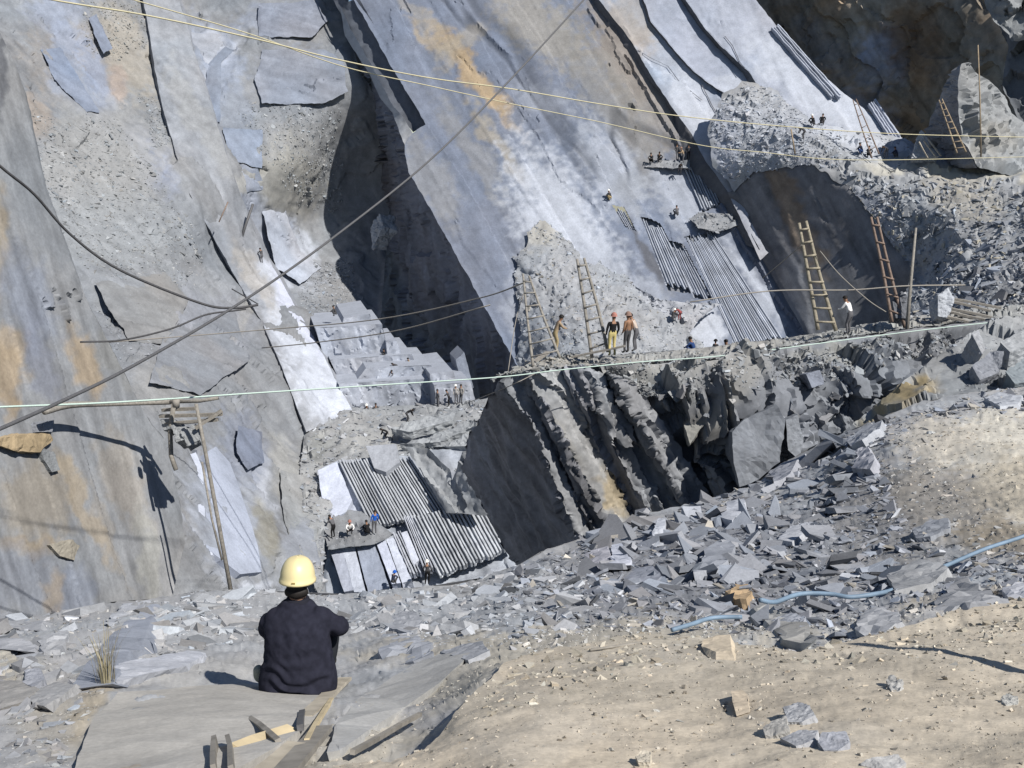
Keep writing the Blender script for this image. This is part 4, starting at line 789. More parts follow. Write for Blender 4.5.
# ---- rubble of the near bank
big = [(520, 566), (600, 534), (700, 503), (752, 487), (872, 423), (1000, 388), (1060, 384), (1040, 410), (930, 418), (880, 450), (905, 520), (960, 560), (1060, 545), (1060, 600), (940, 612), (860, 640), (800, 648), (720, 638), (640, 630), (580, 632), (510, 610)]
scatter('rubble', FH, 13000, 1.6, 30, (0.215, 0.222, 0.242), big, seed=30, tilt=0.5, power=2.15, sink=0.0, flat=(0.035, 0.15), var=0.32, blobs=[(0.05, (0.42, 0.425, 0.44)), (0.10, (0.36, 0.33, 0.285))])
scatter('rubble', FH, 380, 16, 66, (0.225, 0.232, 0.25), [(560, 556), (640, 520), (752, 492), (850, 440), (870, 470), (880, 560), (900, 590), (800, 635), (700, 620), (620, 600)], seed=31, tilt=0.45, power=2.2, sink=0.0, flat=(0.04, 0.16), var=0.25)
scatter('rubble', FH, 2600, 2, 15, (0.35, 0.355, 0.365), [(180, 594), (250, 592), (430, 588), (520, 566), (600, 560), (620, 610), (540, 645), (430, 650), (390, 640), (345, 625), (200, 650), (110, 660), (130, 610)], seed=32, tilt=0.4, power=2.1)
scatter('rubble', FH, 220, 12, 52, (0.32, 0.325, 0.335), [(345, 605), (430, 592), (540, 570), (600, 600), (560, 635), (430, 640), (350, 630)], seed=33, tilt=0.35, flat=(0.1, 0.25))
scatter('rubble', FH, 190, 12, 56, (0.33, 0.332, 0.335), [(120, 615), (240, 597), (255, 640), (150, 655), (100, 650)], seed=34, tilt=0.3, flat=(0.08, 0.2))
scatter('rubble', FH, 900, 2, 12, (0.33, 0.32, 0.30), [(0, 620), (120, 605), (110, 690), (70, 768), (0, 768)], seed=35, tilt=0.4)
scatter('rubble', FH, 170, 12, 58, (0.31, 0.31, 0.315), [(-20, 620), (110, 605), (90, 690), (60, 768), (-20, 768)], seed=36, tilt=0.25, flat=(0.08, 0.25))
scatter('rubble', FH, 500, 2, 10, (0.40, 0.37, 0.32), [(300, 745), (390, 690), (480, 650), (500, 660), (430, 715), (395, 752), (330, 768)], seed=37, tilt=0.4)
scatter('gravel', FH, 2600, 1.2, 7, (0.38, 0.355, 0.31), [(880, 420), (1060, 395), (1060, 545), (950, 520), (905, 470)], seed=38, tilt=0.6, mat=M_DIRT)
scatter('gravel', DP, 12000, 1.2, 9, (0.37, 0.34, 0.29), seed=39, tilt=0.5, power=2.5, sink=-0.05, flat=(0.15, 0.45), var=0.3, mat=M_DIRT, warm=0.02, dens=lambda q: 0.7 + 2.2 * np.exp(-np.maximum(q[:, 1] - 640, 0) / 28) + 1.5 * (fbm(np.c_[q / 60, q[:, :1] * 0], 3, 5) > 0.12))
scatter('gravel', DP, 380, 5, 20, (0.36, 0.345, 0.315), seed=40, tilt=0.5, mat=M_DIRT, power=2.6, dens=lambda q: 0.2 + 2 * np.exp(-np.maximum(q[:, 1] - 640, 0) / 30) + 1.5 * np.exp(-((q[:, 0] - 830) ** 2 / 9000 + (q[:, 1] - 720) ** 2 / 900)))

scatter('gravel', DP, 450, 5, 22, (0.40, 0.37, 0.31), [(488, 660), (560, 640), (640, 625), (760, 640), (860, 632), (1030, 590), (1040, 625), (860, 668), (700, 665), (560, 690), (500, 720), (470, 705)], seed=41, tilt=0.5, mat=M_DIRT, power=2.6, flat=(0.15, 0.4), sink=0.25)
scatter('gravel', FH, 2200, 2, 12, (0.37, 0.355, 0.33), [(500, 640), (600, 622), (700, 615), (800, 640), (870, 625), (1040, 585), (1040, 605), (860, 650), (700, 650), (560, 660)], seed=42, tilt=0.5, flat=(0.1, 0.35))
scatter('rubble', FH, 500, 3, 16, (0.30, 0.29, 0.275), [(860, 440), (900, 415), (960, 420), (930, 470), (1000, 520), (1060, 530), (1060, 560), (950, 560), (890, 520), (870, 470)], seed=43, tilt=0.6, flat=(0.1, 0.3))
# ---- single slabs and stones on the near bank
G = 'slate slabs on the near bank'
def near(pts, th, c, label, d=0.12, **k):
    return slab('rock_slab', [hY(x, y, d if len(q) == 0 else q[0]) for x, y, *q in pts], th, c, label, 'rock slab', **k)
near([(72, 775, .1), (96, 715, .2), (118, 692, .25), (200, 686, .25), (292, 683, .22), (338, 688, .2), (312, 722, .16), (268, 752, .12), (225, 775, .08)], 0.22, (0.43, 0.405, 0.365), 'broad flat grey slab the man in the yellow helmet sits on', rough=0.004, push=(0, 0.4, -1), var=0.14, streak=0.15)
near([(366, 694), (404, 672), (440, 652), (482, 640), (462, 662), (438, 684), (404, 708), (372, 728), (340, 750), (326, 752), (336, 724)], 0.12, (0.40, 0.39, 0.37), 'smooth grey slab half buried in dirt, between the broken boards and the dark trench', d=.10, rough=0.006, push=(0, 0.4, -1), streak=0.2)
near([(112, 664, .2), (150, 658, .3), (199, 649, .3), (203, 656, .25), (184, 667, .15), (150, 673, .12), (116, 682, .1)], 0.16, (0.42, 0.425, 0.45), 'long pale slab lying level just above the broad flat slab', rough=0.012, push=(0, 0.7, -0.6))
near([(68, 690, .1), (98, 656, .3), (126, 622, .4), (152, 603, .5), (154, 612, .4), (140, 652, .2), (128, 655, .15), (112, 684, .08)], 0.15, (0.27, 0.285, 0.32), 'dark blue-grey slab tilted up steeply behind the dry grass tuft', rough=0.01, push=(0.2, 0.8, -0.5), streak=0.35)
near([(106, 620, .3), (124, 604, .4), (150, 598, .4), (150, 603, .3), (126, 616, .2), (108, 626, .2)], 0.2, (0.40, 0.405, 0.42), 'pale ledge slab capping the dark tilted slab', rough=0.02, push=(0, 0.8, -0.5))
near([(-30, 612, .4), (8, 614, .4), (42, 622, .4), (40, 631, .3), (0, 627, .3), (-30, 624, .3)], 0.25, (0.34, 0.34, 0.345), 'upper of two level slabs at the foot of the streaked wall', rough=0.02, push=(0, 0.8, -0.5))
near([(-30, 634, .4), (10, 638, .4), (36, 642, .4), (34, 652, .3), (8, 650, .3), (-30, 646, .3)], 0.22, (0.35, 0.35, 0.36), 'lower of two level slabs at the foot of the streaked wall', rough=0.02, push=(0, 0.8, -0.5))
near([(-20, 652, .25), (8, 652, .3), (21, 663, .3), (17, 676, .2), (4, 682, .15), (-20, 680, .15)], 0.4, (0.46, 0.42, 0.35), 'pale cream rounded boulder below the two level slabs', rough=0.02)
near([(-20, 682, .2), (20, 682, .25), (38, 690, .2), (22, 702, .15), (-5, 710, .1), (-20, 708, .1)], 0.2, (0.30, 0.285, 0.265), 'brownish slab jutting over a dark hollow under the cream boulder', rough=0.015, push=(0, 0.6, -0.8))
near([(28, 692, .22), (54, 682, .26), (76, 684, .24), (62, 696, .18), (44, 706, .1), (32, 704, .1)], 0.08, (0.31, 0.305, 0.30), 'thin slab lid beside the dark hollow, left of the broad flat slab', rough=0.015, push=(0.2, 0.6, -0.8))
near([(38, 640, .25), (58, 630, .35), (68, 634, .3), (60, 650, .2), (44, 652, .2)], 0.3, (0.34, 0.34, 0.345), 'squat grey block between the level slabs and the dry grass tuft', rough=0.03)
near([(28, 668, .3), (36, 664, .35), (44, 682, .2), (34, 688, .15), (26, 684, .15)], 0.15, (0.34, 0.345, 0.37), 'small upright grey wedge beside the cream boulder', rough=0.03)
near([(386, 626, .3), (402, 610, .5), (412, 612, .5), (424, 624, .35), (408, 632, .25)], 0.4, (0.29, 0.295, 0.31), 'low dark pyramid of slate in the rubble behind the seated man', rough=0.02)
near([(376, 664, .1), (396, 632, .35), (414, 630, .4), (430, 640, .3), (432, 655, .15), (412, 660, .1), (392, 662, .08)], 0.35, (0.29, 0.30, 0.325), 'split fan-shaped slate block above the smooth half-buried slab', rough=0.03, streak=0.3)
near([(440, 652, .1), (462, 644, .25), (482, 642, .3), (490, 650, .2), (468, 660, .1)], 0.2, (0.32, 0.325, 0.34), 'small grey slab at the upper tip of the smooth half-buried slab', rough=0.02)
near([(753, 608, 0.36), (769, 601, 0.51), (796, 618, 0.51), (820, 637, 0.46), (812, 643, 0.26), (784, 640, 0.26)], 0.16, (0.40, 0.385, 0.355), 'ribbed pale plank-like slab slanting down to the dirt beside the tan block', rough=0.015, push=(-0.2, 0.6, -0.7), streak=0.5)
near([(856, 630, 0.36), (860, 616, 0.56), (876, 609, 0.61), (898, 612, 0.56), (902, 622, 0.46), (884, 632, 0.31), (868, 638, 0.26)], 0.4, (0.35, 0.35, 0.355), 'large rounded grey rock at the edge of the dirt, below the blue hose', rough=0.03)
near([(930, 618, 0.26), (946, 590, 0.66), (962, 578, 0.86), (972, 582, 0.86), (996, 596, 0.61), (1006, 606, 0.36), (968, 612, 0.28)], 0.6, (0.29, 0.29, 0.295), 'dark humped rock above the long shadow on the dirt', rough=0.03)
near([(1002, 590, 0.46), (1012, 582, 0.56), (1030, 588, 0.56), (1030, 600, 0.36), (1010, 598, 0.36)], 0.3, (0.42, 0.42, 0.44), 'pale jagged rock beside the dark humped rock', rough=0.04)
near([(727, 592, 0.46), (735, 584, 0.66), (748, 584, 0.66), (752, 592, 0.56), (746, 599, 0.41), (734, 599, 0.41)], 0.35, (0.42, 0.30, 0.18), 'orange-brown rock lying in blue-grey rubble', rough=0.03)
near([(612, 545, 0.96), (622, 542, 1.06), (631, 562, 0.76), (610, 567, 0.66)], 0.4, (0.50, 0.51, 0.56), 'bright pale four-sided slab on the rubble below the ribbed wall', rough=0.012)
near([(584, 560, 0.76), (590, 550, 0.96), (608, 546, 1.06), (611, 566, 0.66), (598, 568, 0.56)], 0.5, (0.36, 0.35, 0.375), 'pinkish grey slab leaning beside the bright four-sided slab', rough=0.015)
near([(652, 535, 1.16), (658, 518, 1.56), (666, 518, 1.56), (664, 526, 1.26), (656, 536, 0.96)], 0.3, (0.42, 0.43, 0.46), 'thin upright blade of slate on the crest of the near bank', rough=0.015)
near([(722, 518, 1.36), (727, 502, 1.96), (744, 498, 2.06), (746, 505, 1.86), (738, 515, 1.36), (732, 520, 1.16)], 0.9, (0.40, 0.41, 0.44), 'pale angular block on the crest with a dark shaded end', rough=0.015)
near([(694, 573, 0.66), (706, 548, 1.16), (724, 538, 1.36), (736, 544, 1.26), (728, 560, 0.96), (712, 570, 0.66)], 0.4, (0.31, 0.32, 0.345), 'big grey kite-shaped slab leaning in the middle of the rubble', rough=0.01)
near([(624, 582, 0.56), (632, 568, 0.86), (652, 566, 0.96), (662, 576, 0.76), (646, 588, 0.46), (632, 592, 0.46)], 0.35, (0.24, 0.25, 0.28), 'dark slab shading a hollow below the bright four-sided slab', rough=0.012)
near([(778, 540, 0.86), (790, 526, 1.16), (808, 522, 1.16), (808, 530, 1.06), (792, 542, 0.66)], 0.4, (0.44, 0.445, 0.465), 'pale slab lying uphill of the orange-brown rock', rough=0.015)
near([(853, 468, 1.36), (857, 450, 1.96), (868, 446, 2.06), (875, 458, 1.76), (870, 469, 1.36)], 0.8, (0.34, 0.34, 0.365), 'rounded grey boulder at the crest left of the dirt patch', rough=0.02)
near([(770, 472, 1.66), (786, 462, 2.16), (798, 458, 2.26), (790, 474, 1.66), (774, 482, 1.36)], 0.7, (0.30, 0.305, 0.33), 'dark slab overhanging the pit from the crest', rough=0.02)
near([(846, 440, 1.36), (862, 428, 1.96), (882, 420, 2.16), (880, 428, 1.76), (862, 440, 1.36), (850, 446, 1.16)], 0.6, (0.36, 0.37, 0.39), 'pair-edged grey slab on the crest under the tan outcrop', rough=0.02)
near([(985, 398, 1.16), (1000, 392, 1.56), (1022, 396, 1.46), (1018, 404, 0.96), (1000, 406, 0.86)], 0.5, (0.36, 0.37, 0.39), 'flat grey slab at the top edge of the dirt patch', rough=0.02)
near([(912, 530, 0.66), (930, 519, 0.96), (948, 518, 0.96), (950, 528, 0.76), (930, 537, 0.56), (916, 538, 0.56)], 0.4, (0.26, 0.27, 0.29), 'dark slab under the crumbling soil bank near the blue hose', rough=0.02)
near([(770, 620, 0.46), (790, 612, 0.66), (806, 616, 0.61), (800, 628, 0.46), (782, 630, 0.36)], 0.3, (0.31, 0.32, 0.345), 'grey slab tucked behind the ribbed plank-like slab', rough=0.02)
near([(886, 574, 0.66), (920, 560, 0.96), (950, 566, 0.86), (930, 584, 0.56), (896, 592, 0.46)], 0.3, (0.31, 0.31, 0.31), 'dusty flat slab under the upper length of blue hose', rough=0.015)
def onsoil(name, pts, th, c, label, cat, d, **k):
    return slab(name, [dY(x, y, q) for x, y, q in pts], th, c, label, cat, **k)
onsoil('stone_block', [(704, 649, .14), (720, 644, .2), (735, 645, .2), (736, 662, .06), (716, 663, .04), (706, 655, .08)], 0.16, (0.55, 0.46, 0.34), 'tan cut block sitting on the dirt edge, its end in shade', 'stone', 0, rough=0.008, push=(0.1, 1, -0.1))
onsoil('stone_block', [(734, 699, .12), (748, 695, .14), (750, 712, .05), (737, 716, .03)], 0.10, (0.52, 0.43, 0.32), 'small tan block standing among stones on the dirt', 'stone', 0, rough=0.01, push=(0.1, 1, -0.2))
onsoil('rock', [(783, 708, 0.26), (797, 701, 0.34), (810, 704, 0.34), (815, 715, 0.21), (802, 722, 0.12), (788, 722, 0.12)], 0.2, (0.37, 0.37, 0.375), 'blocky grey stone right of the small tan block', 'rock', 0, rough=0.03)
onsoil('rock', [(763, 728, 0.18), (772, 720, 0.26), (786, 716, 0.28), (788, 728, 0.18), (774, 736, 0.08), (765, 735, 0.10)], 0.18, (0.34, 0.325, 0.30), 'darker grey stone just below the blocky grey stone', 'rock', 0, rough=0.03)
onsoil('rock', [(818, 742, 0.12), (822, 732, 0.24), (846, 731, 0.21), (850, 742, 0.15), (838, 750, 0.08), (824, 750, 0.07)], 0.12, (0.34, 0.345, 0.37), 'flat blue-grey stone with a dark end, lowest in the stone cluster', 'rock', 0, rough=0.02)
onsoil('rock', [(780, 738, 0.10), (800, 730, 0.16), (818, 730, 0.18), (814, 740, 0.12), (796, 746, 0.07)], 0.1, (0.37, 0.37, 0.38), 'low grey stone between two stones of the cluster on the dirt', 'rock', 0, rough=0.02)
onsoil('rock', [(860, 765, 0.08), (872, 757, 0.15), (898, 754, 0.16), (906, 764, 0.10), (890, 772, 0.07)], 0.1, (0.39, 0.38, 0.365), 'flat grey stone sunk in the dirt at the bottom edge', 'rock', 0, rough=0.02)
onsoil('rock', [(886, 680, 0.12), (894, 675, 0.18), (902, 680, 0.15), (900, 690, 0.08), (892, 692, 0.07)], 0.08, (0.36, 0.35, 0.33), 'lone knobbly stone right of the stone cluster', 'rock', 0, rough=0.05)
onsoil('rock', [(1000, 698, 0.12), (1008, 694, 0.16), (1018, 697, 0.15), (1018, 704, 0.08), (1006, 705, 0.07)], 0.09, (0.37, 0.36, 0.33), 'small stone far along the dirt toward the edge of the slope', 'rock', 0, rough=0.05)
onsoil('rock', [(635, 755, 0.10), (642, 750, 0.15), (651, 752, 0.13), (650, 762, 0.08), (638, 762, 0.07)], 0.08, (0.46, 0.41, 0.33), 'dusty stone alone in the middle of the dirt', 'rock', 0, rough=0.04)

# =================================================================== THINGS
M_WOOD = plain('weathered_wood', (0.30, 0.24, 0.17), var=0.3, scale=9, stretch=(1, 1, 0.25))
M_OLDW = plain('grey_wood', (0.25, 0.235, 0.21), var=0.25, scale=9)
M_BOARD = plain('bleached_board', (0.42, 0.38, 0.31), var=0.25, scale=8)
M_PALEW = plain('raw_wood', (0.55, 0.46, 0.30), var=0.2, scale=8)
M_REDW = plain('reddish_wood', (0.22, 0.165, 0.135), var=0.25, scale=9)
M_STEEL = plain('steel_cable', (0.10, 0.10, 0.105), rough=0.55, spec=0.4, var=0.2, scale=30)
M_RUB = plain('black_rubber', (0.075, 0.075, 0.08), rough=0.7, var=0.2)
M_YROPE = plain('yellow_rope', (0.54, 0.50, 0.34), var=0.15, scale=40)
M_GROPE = plain('green_rope', (0.50, 0.62, 0.56), var=0.12, scale=40)
M_ROPE = plain('dull_rope', (0.30, 0.28, 0.25), var=0.2, scale=40)
M_BLUE = plain('blue_plastic', (0.17, 0.245, 0.33), rough=0.55, spec=0.4, var=0.2, scale=6)
M_GRASS = plain('dry_grass', (0.30, 0.27, 0.18), var=0.25, scale=20)
M_WHITE = plain('dusty_cloth', (0.62, 0.62, 0.64), var=0.12)

def line(name, pts, rad, mat, label, cat='cable', group=None, sag=0.0, n=16):
    P = [at(*p) for p in pts]
    if len(P) == 2:
        a, b = P; P = [a.lerp(b, t / n) - Vector((0, 0, 4 * sag * (t / n) * (1 - t / n))) for t in range(n + 1)]
    else: P = spline(P, 8)
    return tag(tube(name, P, rad, mat, 6), label, cat, group)
line('steel_cable', [(-60, 455, 14), (60, 402, 17), (140, 362, 19.6), (240, 303, 23.5), (330, 240, 27.5), (430, 160, 32), (510, 80, 35.5), (600, -18, 40)], 0.030, M_STEEL, 'thick dark cable climbing from the wall on one side to the top edge')
line('steel_cable', [(-60, 112, 26), (0, 166, 27), (34, 194, 28), (70, 234, 29), (120, 270, 30), (200, 303, 31.5), (232, 308, 32), (258, 305, 32.4)], 0.036, M_RUB, 'black sagging hose hanging across the upper wall', 'hose')
line('wire', [(80, 342, 30), (122, 340, 30.5), (170, 329, 31), (205, 315, 31.6), (232, 311, 32), (246, 309, 32.2)], 0.028, M_RUB, 'short tied black wire meeting the sagging hose', 'wire')
line('wire', [(232, 289, 33), (258, 304, 32.4)], 0.02, M_RUB, 'thin stay wire ending at the tip of the sagging hose', 'wire')
line('yellow_rope', [(-40, -22, 24), (48, -1, 25.5), (150, 16, 27.5), (256, 39, 30), (340, 60, 32.5), (430, 78, 36), (512, 89, 39), (600, 104, 42), (680, 116, 46), (780, 126, 50), (900, 134, 54), (1060, 138, 58)], 0.021, M_YROPE, 'upper pale yellow rope strung right across the quarry', 'rope')
line('yellow_rope', [(120, -4, 27), (190, 16, 28.5), (256, 36, 30), (345, 67, 33), (430, 86, 36), (512, 104, 39), (600, 122, 42), (700, 145, 46), (760, 152, 48), (860, 160, 51), (1060, 156, 58)], 0.016, M_YROPE, 'lower thinner yellow rope crossing below the first yellow rope', 'rope')
line('green_rope', [(-60, 410, 20), (0, 407, 21), (120, 402, 23.5), (256, 393, 27), (380, 385, 31), (500, 377, 36.5), (560, 370, 38.6), (640, 362, 40.6), (720, 356, 42), (800, 346, 43.6), (860, 338, 45), (940, 328, 46.8), (1024, 319, 48.2), (1100, 311, 49)], 0.021, M_GROPE, 'pale green rope stretched along the edge of the haul path', 'rope')
line('rope', [(262, 348, 62), (320, 342, 58), (400, 330, 53), (490, 305, 48)], 0.03, M_ROPE, 'lower of two thin brown ropes before the dark bed end', 'rope')
line('rope', [(100, 343, 58), (262, 330, 58), (380, 319, 53), (480, 298, 48), (526, 282, 44)], 0.03, M_ROPE, 'upper of two thin brown ropes before the dark bed end', 'rope')
line('rope', [(690, 302, 47), (770, 291, 47.4), (850, 290, 48), (905, 286, 48.2), (965, 285, 50)], 0.03, M_ROPE, 'taut rope tied between the tall ladders on the haul path', 'rope')
line('rope', [(802, 245, 48.6), (782, 262, 50), (763, 278, 52)], 0.022, M_ROPE, 'short guy rope from the yellow-wood ladder down to the sawn bed', 'rope')
line('rope', [(820, 251, 48.4), (840, 275, 48), (868, 300, 47.6), (886, 312, 47.3)], 0.022, M_ROPE, 'slack guy rope from the yellow-wood ladder to the red ladder foot', 'rope')
line('rope', [(462, 405, 60), (505, 388, 40), (540, 371, 40)], 0.016, M_ROPE, 'thin rope end trailing off the ridge tip', 'rope')
line('rope', [(526, 286, 43.6), (516, 320, 43), (508, 372, 41.6)], 0.016, M_ROPE, 'guy line beside the pale ladder at the ridge tip', 'rope')
line('blue_hose', [(1060, 520, 9.6), (1024, 536, 9.5), (985, 549, 9.3), (945, 566, 9.0), (925, 574, 8.8), (905, 585, 8.3), (893, 590, 8.0), (875, 594, 7.8), (850, 597, 7.75), (830, 594, 7.8), (800, 594, 7.8), (775, 602, 7.5), (760, 600, 7.4)], 0.019, M_BLUE, 'long blue hose winding over the rubble by the dirt', 'hose')
line('blue_hose', [(672, 630, 6.5), (692, 624, 6.6), (712, 618, 6.75), (742, 617, 6.75)], 0.016, M_BLUE, 'short end of pale blue hose poking from the rubble', 'hose')
line('twig', [(590, 650, 5.55), (640, 643, 5.75), (690, 636, 6.0)], 0.008, M_OLDW, 'thin dead stick lying on the dirt by the rubble edge', 'stick')

# ---- ladders and frames on the haul path
def ladder(bl, br, tl, tr, Yb, Yt, n, rad, mat, label, rungs=None, group='wooden ladders'):
    a, b, c, d = at(*bl, Yb), at(*br, Yb), at(*tl, Yt), at(*tr, Yt)
    base = (a + b) / 2; r = empty('ladder', base, label, 'ladder', group)
    for p, q in ((a, c), (b, d)):
        m = (p + q) / 2 + Vector((random.uniform(-.05, .05), 0, 0)); tube('rail', spline([p, m, q], 5), lambda t: rad * (1.1 - 0.3 * t), mat, 7, r)
    for i in range(n):
        t = (i + 0.7) / n * 0.97; p = a.lerp(c, t); q = b.lerp(d, t); e = (q - p) * 0.06
        tube('rung', [p - e + Vector((0, -rad, random.uniform(-.03, .03))), q + e + Vector((0, -rad, random.uniform(-.03, .03)))], rad * 0.6, mat, 6, r)
    return r
M_LAD = plain('yellowed_wood', (0.29, 0.26, 0.20), var=0.25, scale=9)
ladder((533, 366), (560, 358), (523, 274), (529, 276), 41.5, 43.6, 7, 0.055, M_OLDW, 'pale narrow-topped ladder at the left tip of the haul path')
ladder((592, 358), (608, 352), (577, 259), (584, 258), 43.5, 44.6, 7, 0.07, M_OLDW, 'grey ladder standing beside the man with yellow trousers')
ladder((818, 330), (836, 331), (799, 223), (806, 221), 47.8, 49.0, 8, 0.085, M_LAD, 'tall yellowish ladder in front of the dark wall by the white shirt')
ladder((892, 322), (905, 328), (871, 217), (877, 217), 48.2, 49.6, 6, 0.07, M_REDW, 'tall reddish ladder right of the white-shirted man')
ladder((957, 153), (966, 152), (939, 100), (942, 99), 96.6, 98.5, 8, 0.07, M_WOOD, 'brown ladder leaning on the grey pinnacle')
ladder((872, 158), (879, 154), (853, 100), (856, 99), 101.5, 104.0, 5, 0.06, M_REDW, 'leaning red-footed frame below the pale beds')
# feet of that ladder stand on the terrace
G2 = 'single wooden poles'
def pole(pts, rad, mat, label, cat='pole', group=None):
    return tag(tube('pole', [at(*p) for p in pts], rad, mat, 7), label, cat, group)
pole([(907, 330, 47.6), (911, 280, 48.4), (916, 228, 49.2)], lambda t: 0.09 - 0.04 * t, M_OLDW, 'grey pole standing just right of the reddish ladder')
pole([(981, 157, 93), (980, 100, 93.5), (978, 45, 94)], lambda t: 0.07 - 0.02 * t, M_WOOD, 'thin tall mast in front of the grey pinnacle')
pole([(795, 154, 104.4), (793, 141, 104.6), (791, 129, 104.8)], 0.07, M_WOOD, 'short post in the terrace rubble near the pale bed')
pole([(240, 243, 112), (246, 224, 112.6), (253, 204, 113.2)], 0.14, M_STEEL, 'dark iron bar standing on the far white slab')
pole([(219, 222, 104), (228, 202, 105)], 0.06, M_REDW, 'short rusty rod stuck in the long slope slab')
pole([(196, 404, 47), (205, 450, 46.9), (218, 520, 46.6), (231, 592, 46)], lambda t: 0.08 + 0.02 * t, M_OLDW, 'long grey pole slanting down from the winch beam')
pole([(202, 462, 46.5), (212, 520, 46.3), (222, 560, 46)], 0.05, M_OLDW, 'second thinner pole tied against the long slanting pole')
pole([(174, 402, 48), (170, 432, 48.3), (171, 456, 48.2), (176, 470, 48)], 0.11, M_OLDW, 'short bent post under the end of the winch beam')
# winch beam with its lashings
w0 = at(178, 402, 47); r = empty('winch_beam', at(62, 408, 43.6), 'long grey log beam reaching out from the streaked wall', 'beam')
tube('log', spline([at(44, 412, 42.6), at(70, 405, 44), at(120, 404, 46.4), at(160, 402, 48), at(182, 400, 48.6)], 6), lambda t: 0.12 + 0.03 * math.sin(9 * t), M_OLDW, 9, r)
tube('lashing', [at(176, 398, 46.8), at(176, 407, 46.8)], 0.16, M_ROPE, 9, r)
tube('cross_log', [at(170, 402, 47.5), at(200, 401, 47.2), at(218, 398, 47)], 0.08, M_OLDW, 7, r)
r = empty('timber_crib', at(190, 434, 48), 'crib of short timbers and stones wedged below the winch beam', 'timber crib')
for a, b in (((160, 416, 48.6), (222, 414, 48)), ((166, 424, 48.4), (218, 420, 48)), ((162, 410, 49), (196, 408, 48.6)), ((196, 428, 47.6), (222, 410, 48))):
    bar('timber', at(*a), at(*b), 0.18, 0.14, M_OLDW, r, rough=0.02)
for p in ([(172, 428, 48), (186, 426, 48), (190, 438, 47.6), (176, 442, 47.6)], [(180, 432, 47.7), (196, 424, 48), (200, 440, 47.6), (188, 446, 47.4)], [(160, 420, 48.6), (172, 418, 48.4), (174, 428, 48), (164, 430, 48.2)]):
    P = [at(*q) for q in p]; s = slab('wedge_stone', p, 0.8, (0.33, 0.325, 0.31), rough=0.04, mat=M_ROCK); s.location = s.location - r.location; s.parent = r
# cut timber stacked beside the path
r = empty('timber_stack', at(905, 312, 49), 'stack of long planks beside the path, right of the ladders', 'timber')
for a, b in (((938, 305, 50.4), (992, 318, 49.6)), ((936, 309, 50), (985, 320, 49.2)), ((944, 300, 51), (990, 311, 50.4)), ((930, 314, 49.6), (968, 322, 49.0)), ((948, 298, 51.5), (1000, 308, 51))):
    bar('plank', at(*a), at(*b), 0.3, 0.1, M_OLDW, r, rough=0.03)
tag(bar('plank', at(572, 357, 43.6), at(625, 346, 43), 0.25, 0.06, M_OLDW), 'grey plank laid flat where the three men stand', 'plank')
tag(bar('plank', at(548, 352, 44), at(520, 372, 41.5), 0.22, 0.06, M_OLDW), 'plank sloping down at the ridge tip beside the pale ladder', 'plank')
# wrapped bundles on the terrace and path
for pts, c, lb in (([(912, 158, 100.0), (917, 138, 101.0), (921, 131, 101.2), (927, 138, 101.0), (930, 148, 100.5), (938, 156, 99.6)], (0.5, 0.49, 0.47), 'pale tarpaulin heap with slate slats leaning on it'), ([(892, 300, 48.6), (902, 292, 48.8), (912, 300, 48.6), (908, 318, 48.2), (896, 318, 48.2)], (0.16, 0.16, 0.165), 'dark sacking bundle at the reddish ladder foot'), ([(938, 296, 49), (948, 288, 49.4), (954, 300, 49), (948, 318, 48.6), (938, 316, 48.6)], (0.5, 0.5, 0.5), 'pale sacking bundle behind the stacked planks')):
    slab('tarpaulin', pts, 0.8, c, lb, 'tarpaulin', mat=M_ROCK, rough=0.04)
for i, (a, b) in enumerate((((924, 141, 100.0), (936, 157, 99.0)), ((928, 139, 100.4), (941, 156, 99.2)), ((919, 142, 100.0), (928, 158, 99.2)))):
    tag(bar('slate_slat', at(*a), at(*b), 0.16, 0.1, M_BOARD), ('middle', 'outer', 'inner')[i] + ' one of three slate slats leaning on the pale tarpaulin', 'slate slat', 'slats by the tarpaulin')
tag(tube('pole', [(2.25, 3.4, -.55), (2.6, 3.8, .1), (2.95, 4.2, .75)], 0.04, M_OLDW, 7), 'leaning pole just outside the view, throwing the long shadow on the dirt', 'pole')
# ---- broken boards in front of the flat slab
G3 = 'broken boards'
def board(a, b, w, h, mat, label, cat='board', up=(0, -0.5, 1)):
    return tag(bar('broken_board', at(*a), at(*b), w, h, mat, None, up, 0.004), label, cat, G3)
board(hY(304, 718, .16), hY(345, 679, .26), 0.085, 0.02, M_BOARD, 'wide weathered board pointing up toward the seated man')
board(hY(306, 741, .2), hY(331, 700, .3), 0.022, 0.02, M_PALEW, 'thin bleached stick lying on the wide weathered board')
board(hY(262, 772, .1), hY(297, 744, .2), 0.075, 0.02, M_BOARD, 'short pale board lowest in the broken pile')
board(hY(284, 772, .14), hY(322, 728, .24), 0.085, 0.025, M_OLDW, 'dark grey board crossing the pile toward the smooth slab')
board(hY(213, 772, .12), hY(216, 742, .2), 0.02, 0.06, M_OLDW, 'upright splinter at the lower edge of the flat slab')
board(hY(233, 772, .12), hY(229, 740, .2), 0.02, 0.05, M_OLDW, 'second upright splinter, nearer the yellow plank')
board(hY(250, 718, .2), hY(278, 740, .16), 0.025, 0.02, M_OLDW, 'dark stick lying on the flat slab')
board(hY(236, 748, .08), hY(292, 729, .14), 0.07, 0.02, M_PALEW, 'yellowish plank half under the broken pile')
board(hY(300, 728, .2), hY(303, 712, .28), 0.03, 0.03, M_STEEL, 'short dark peg standing in the broken pile')
board(hY(352, 752, .14), hY(420, 714, .16), 0.02, 0.02, M_OLDW, 'thin stick at the lip of the dark trench')
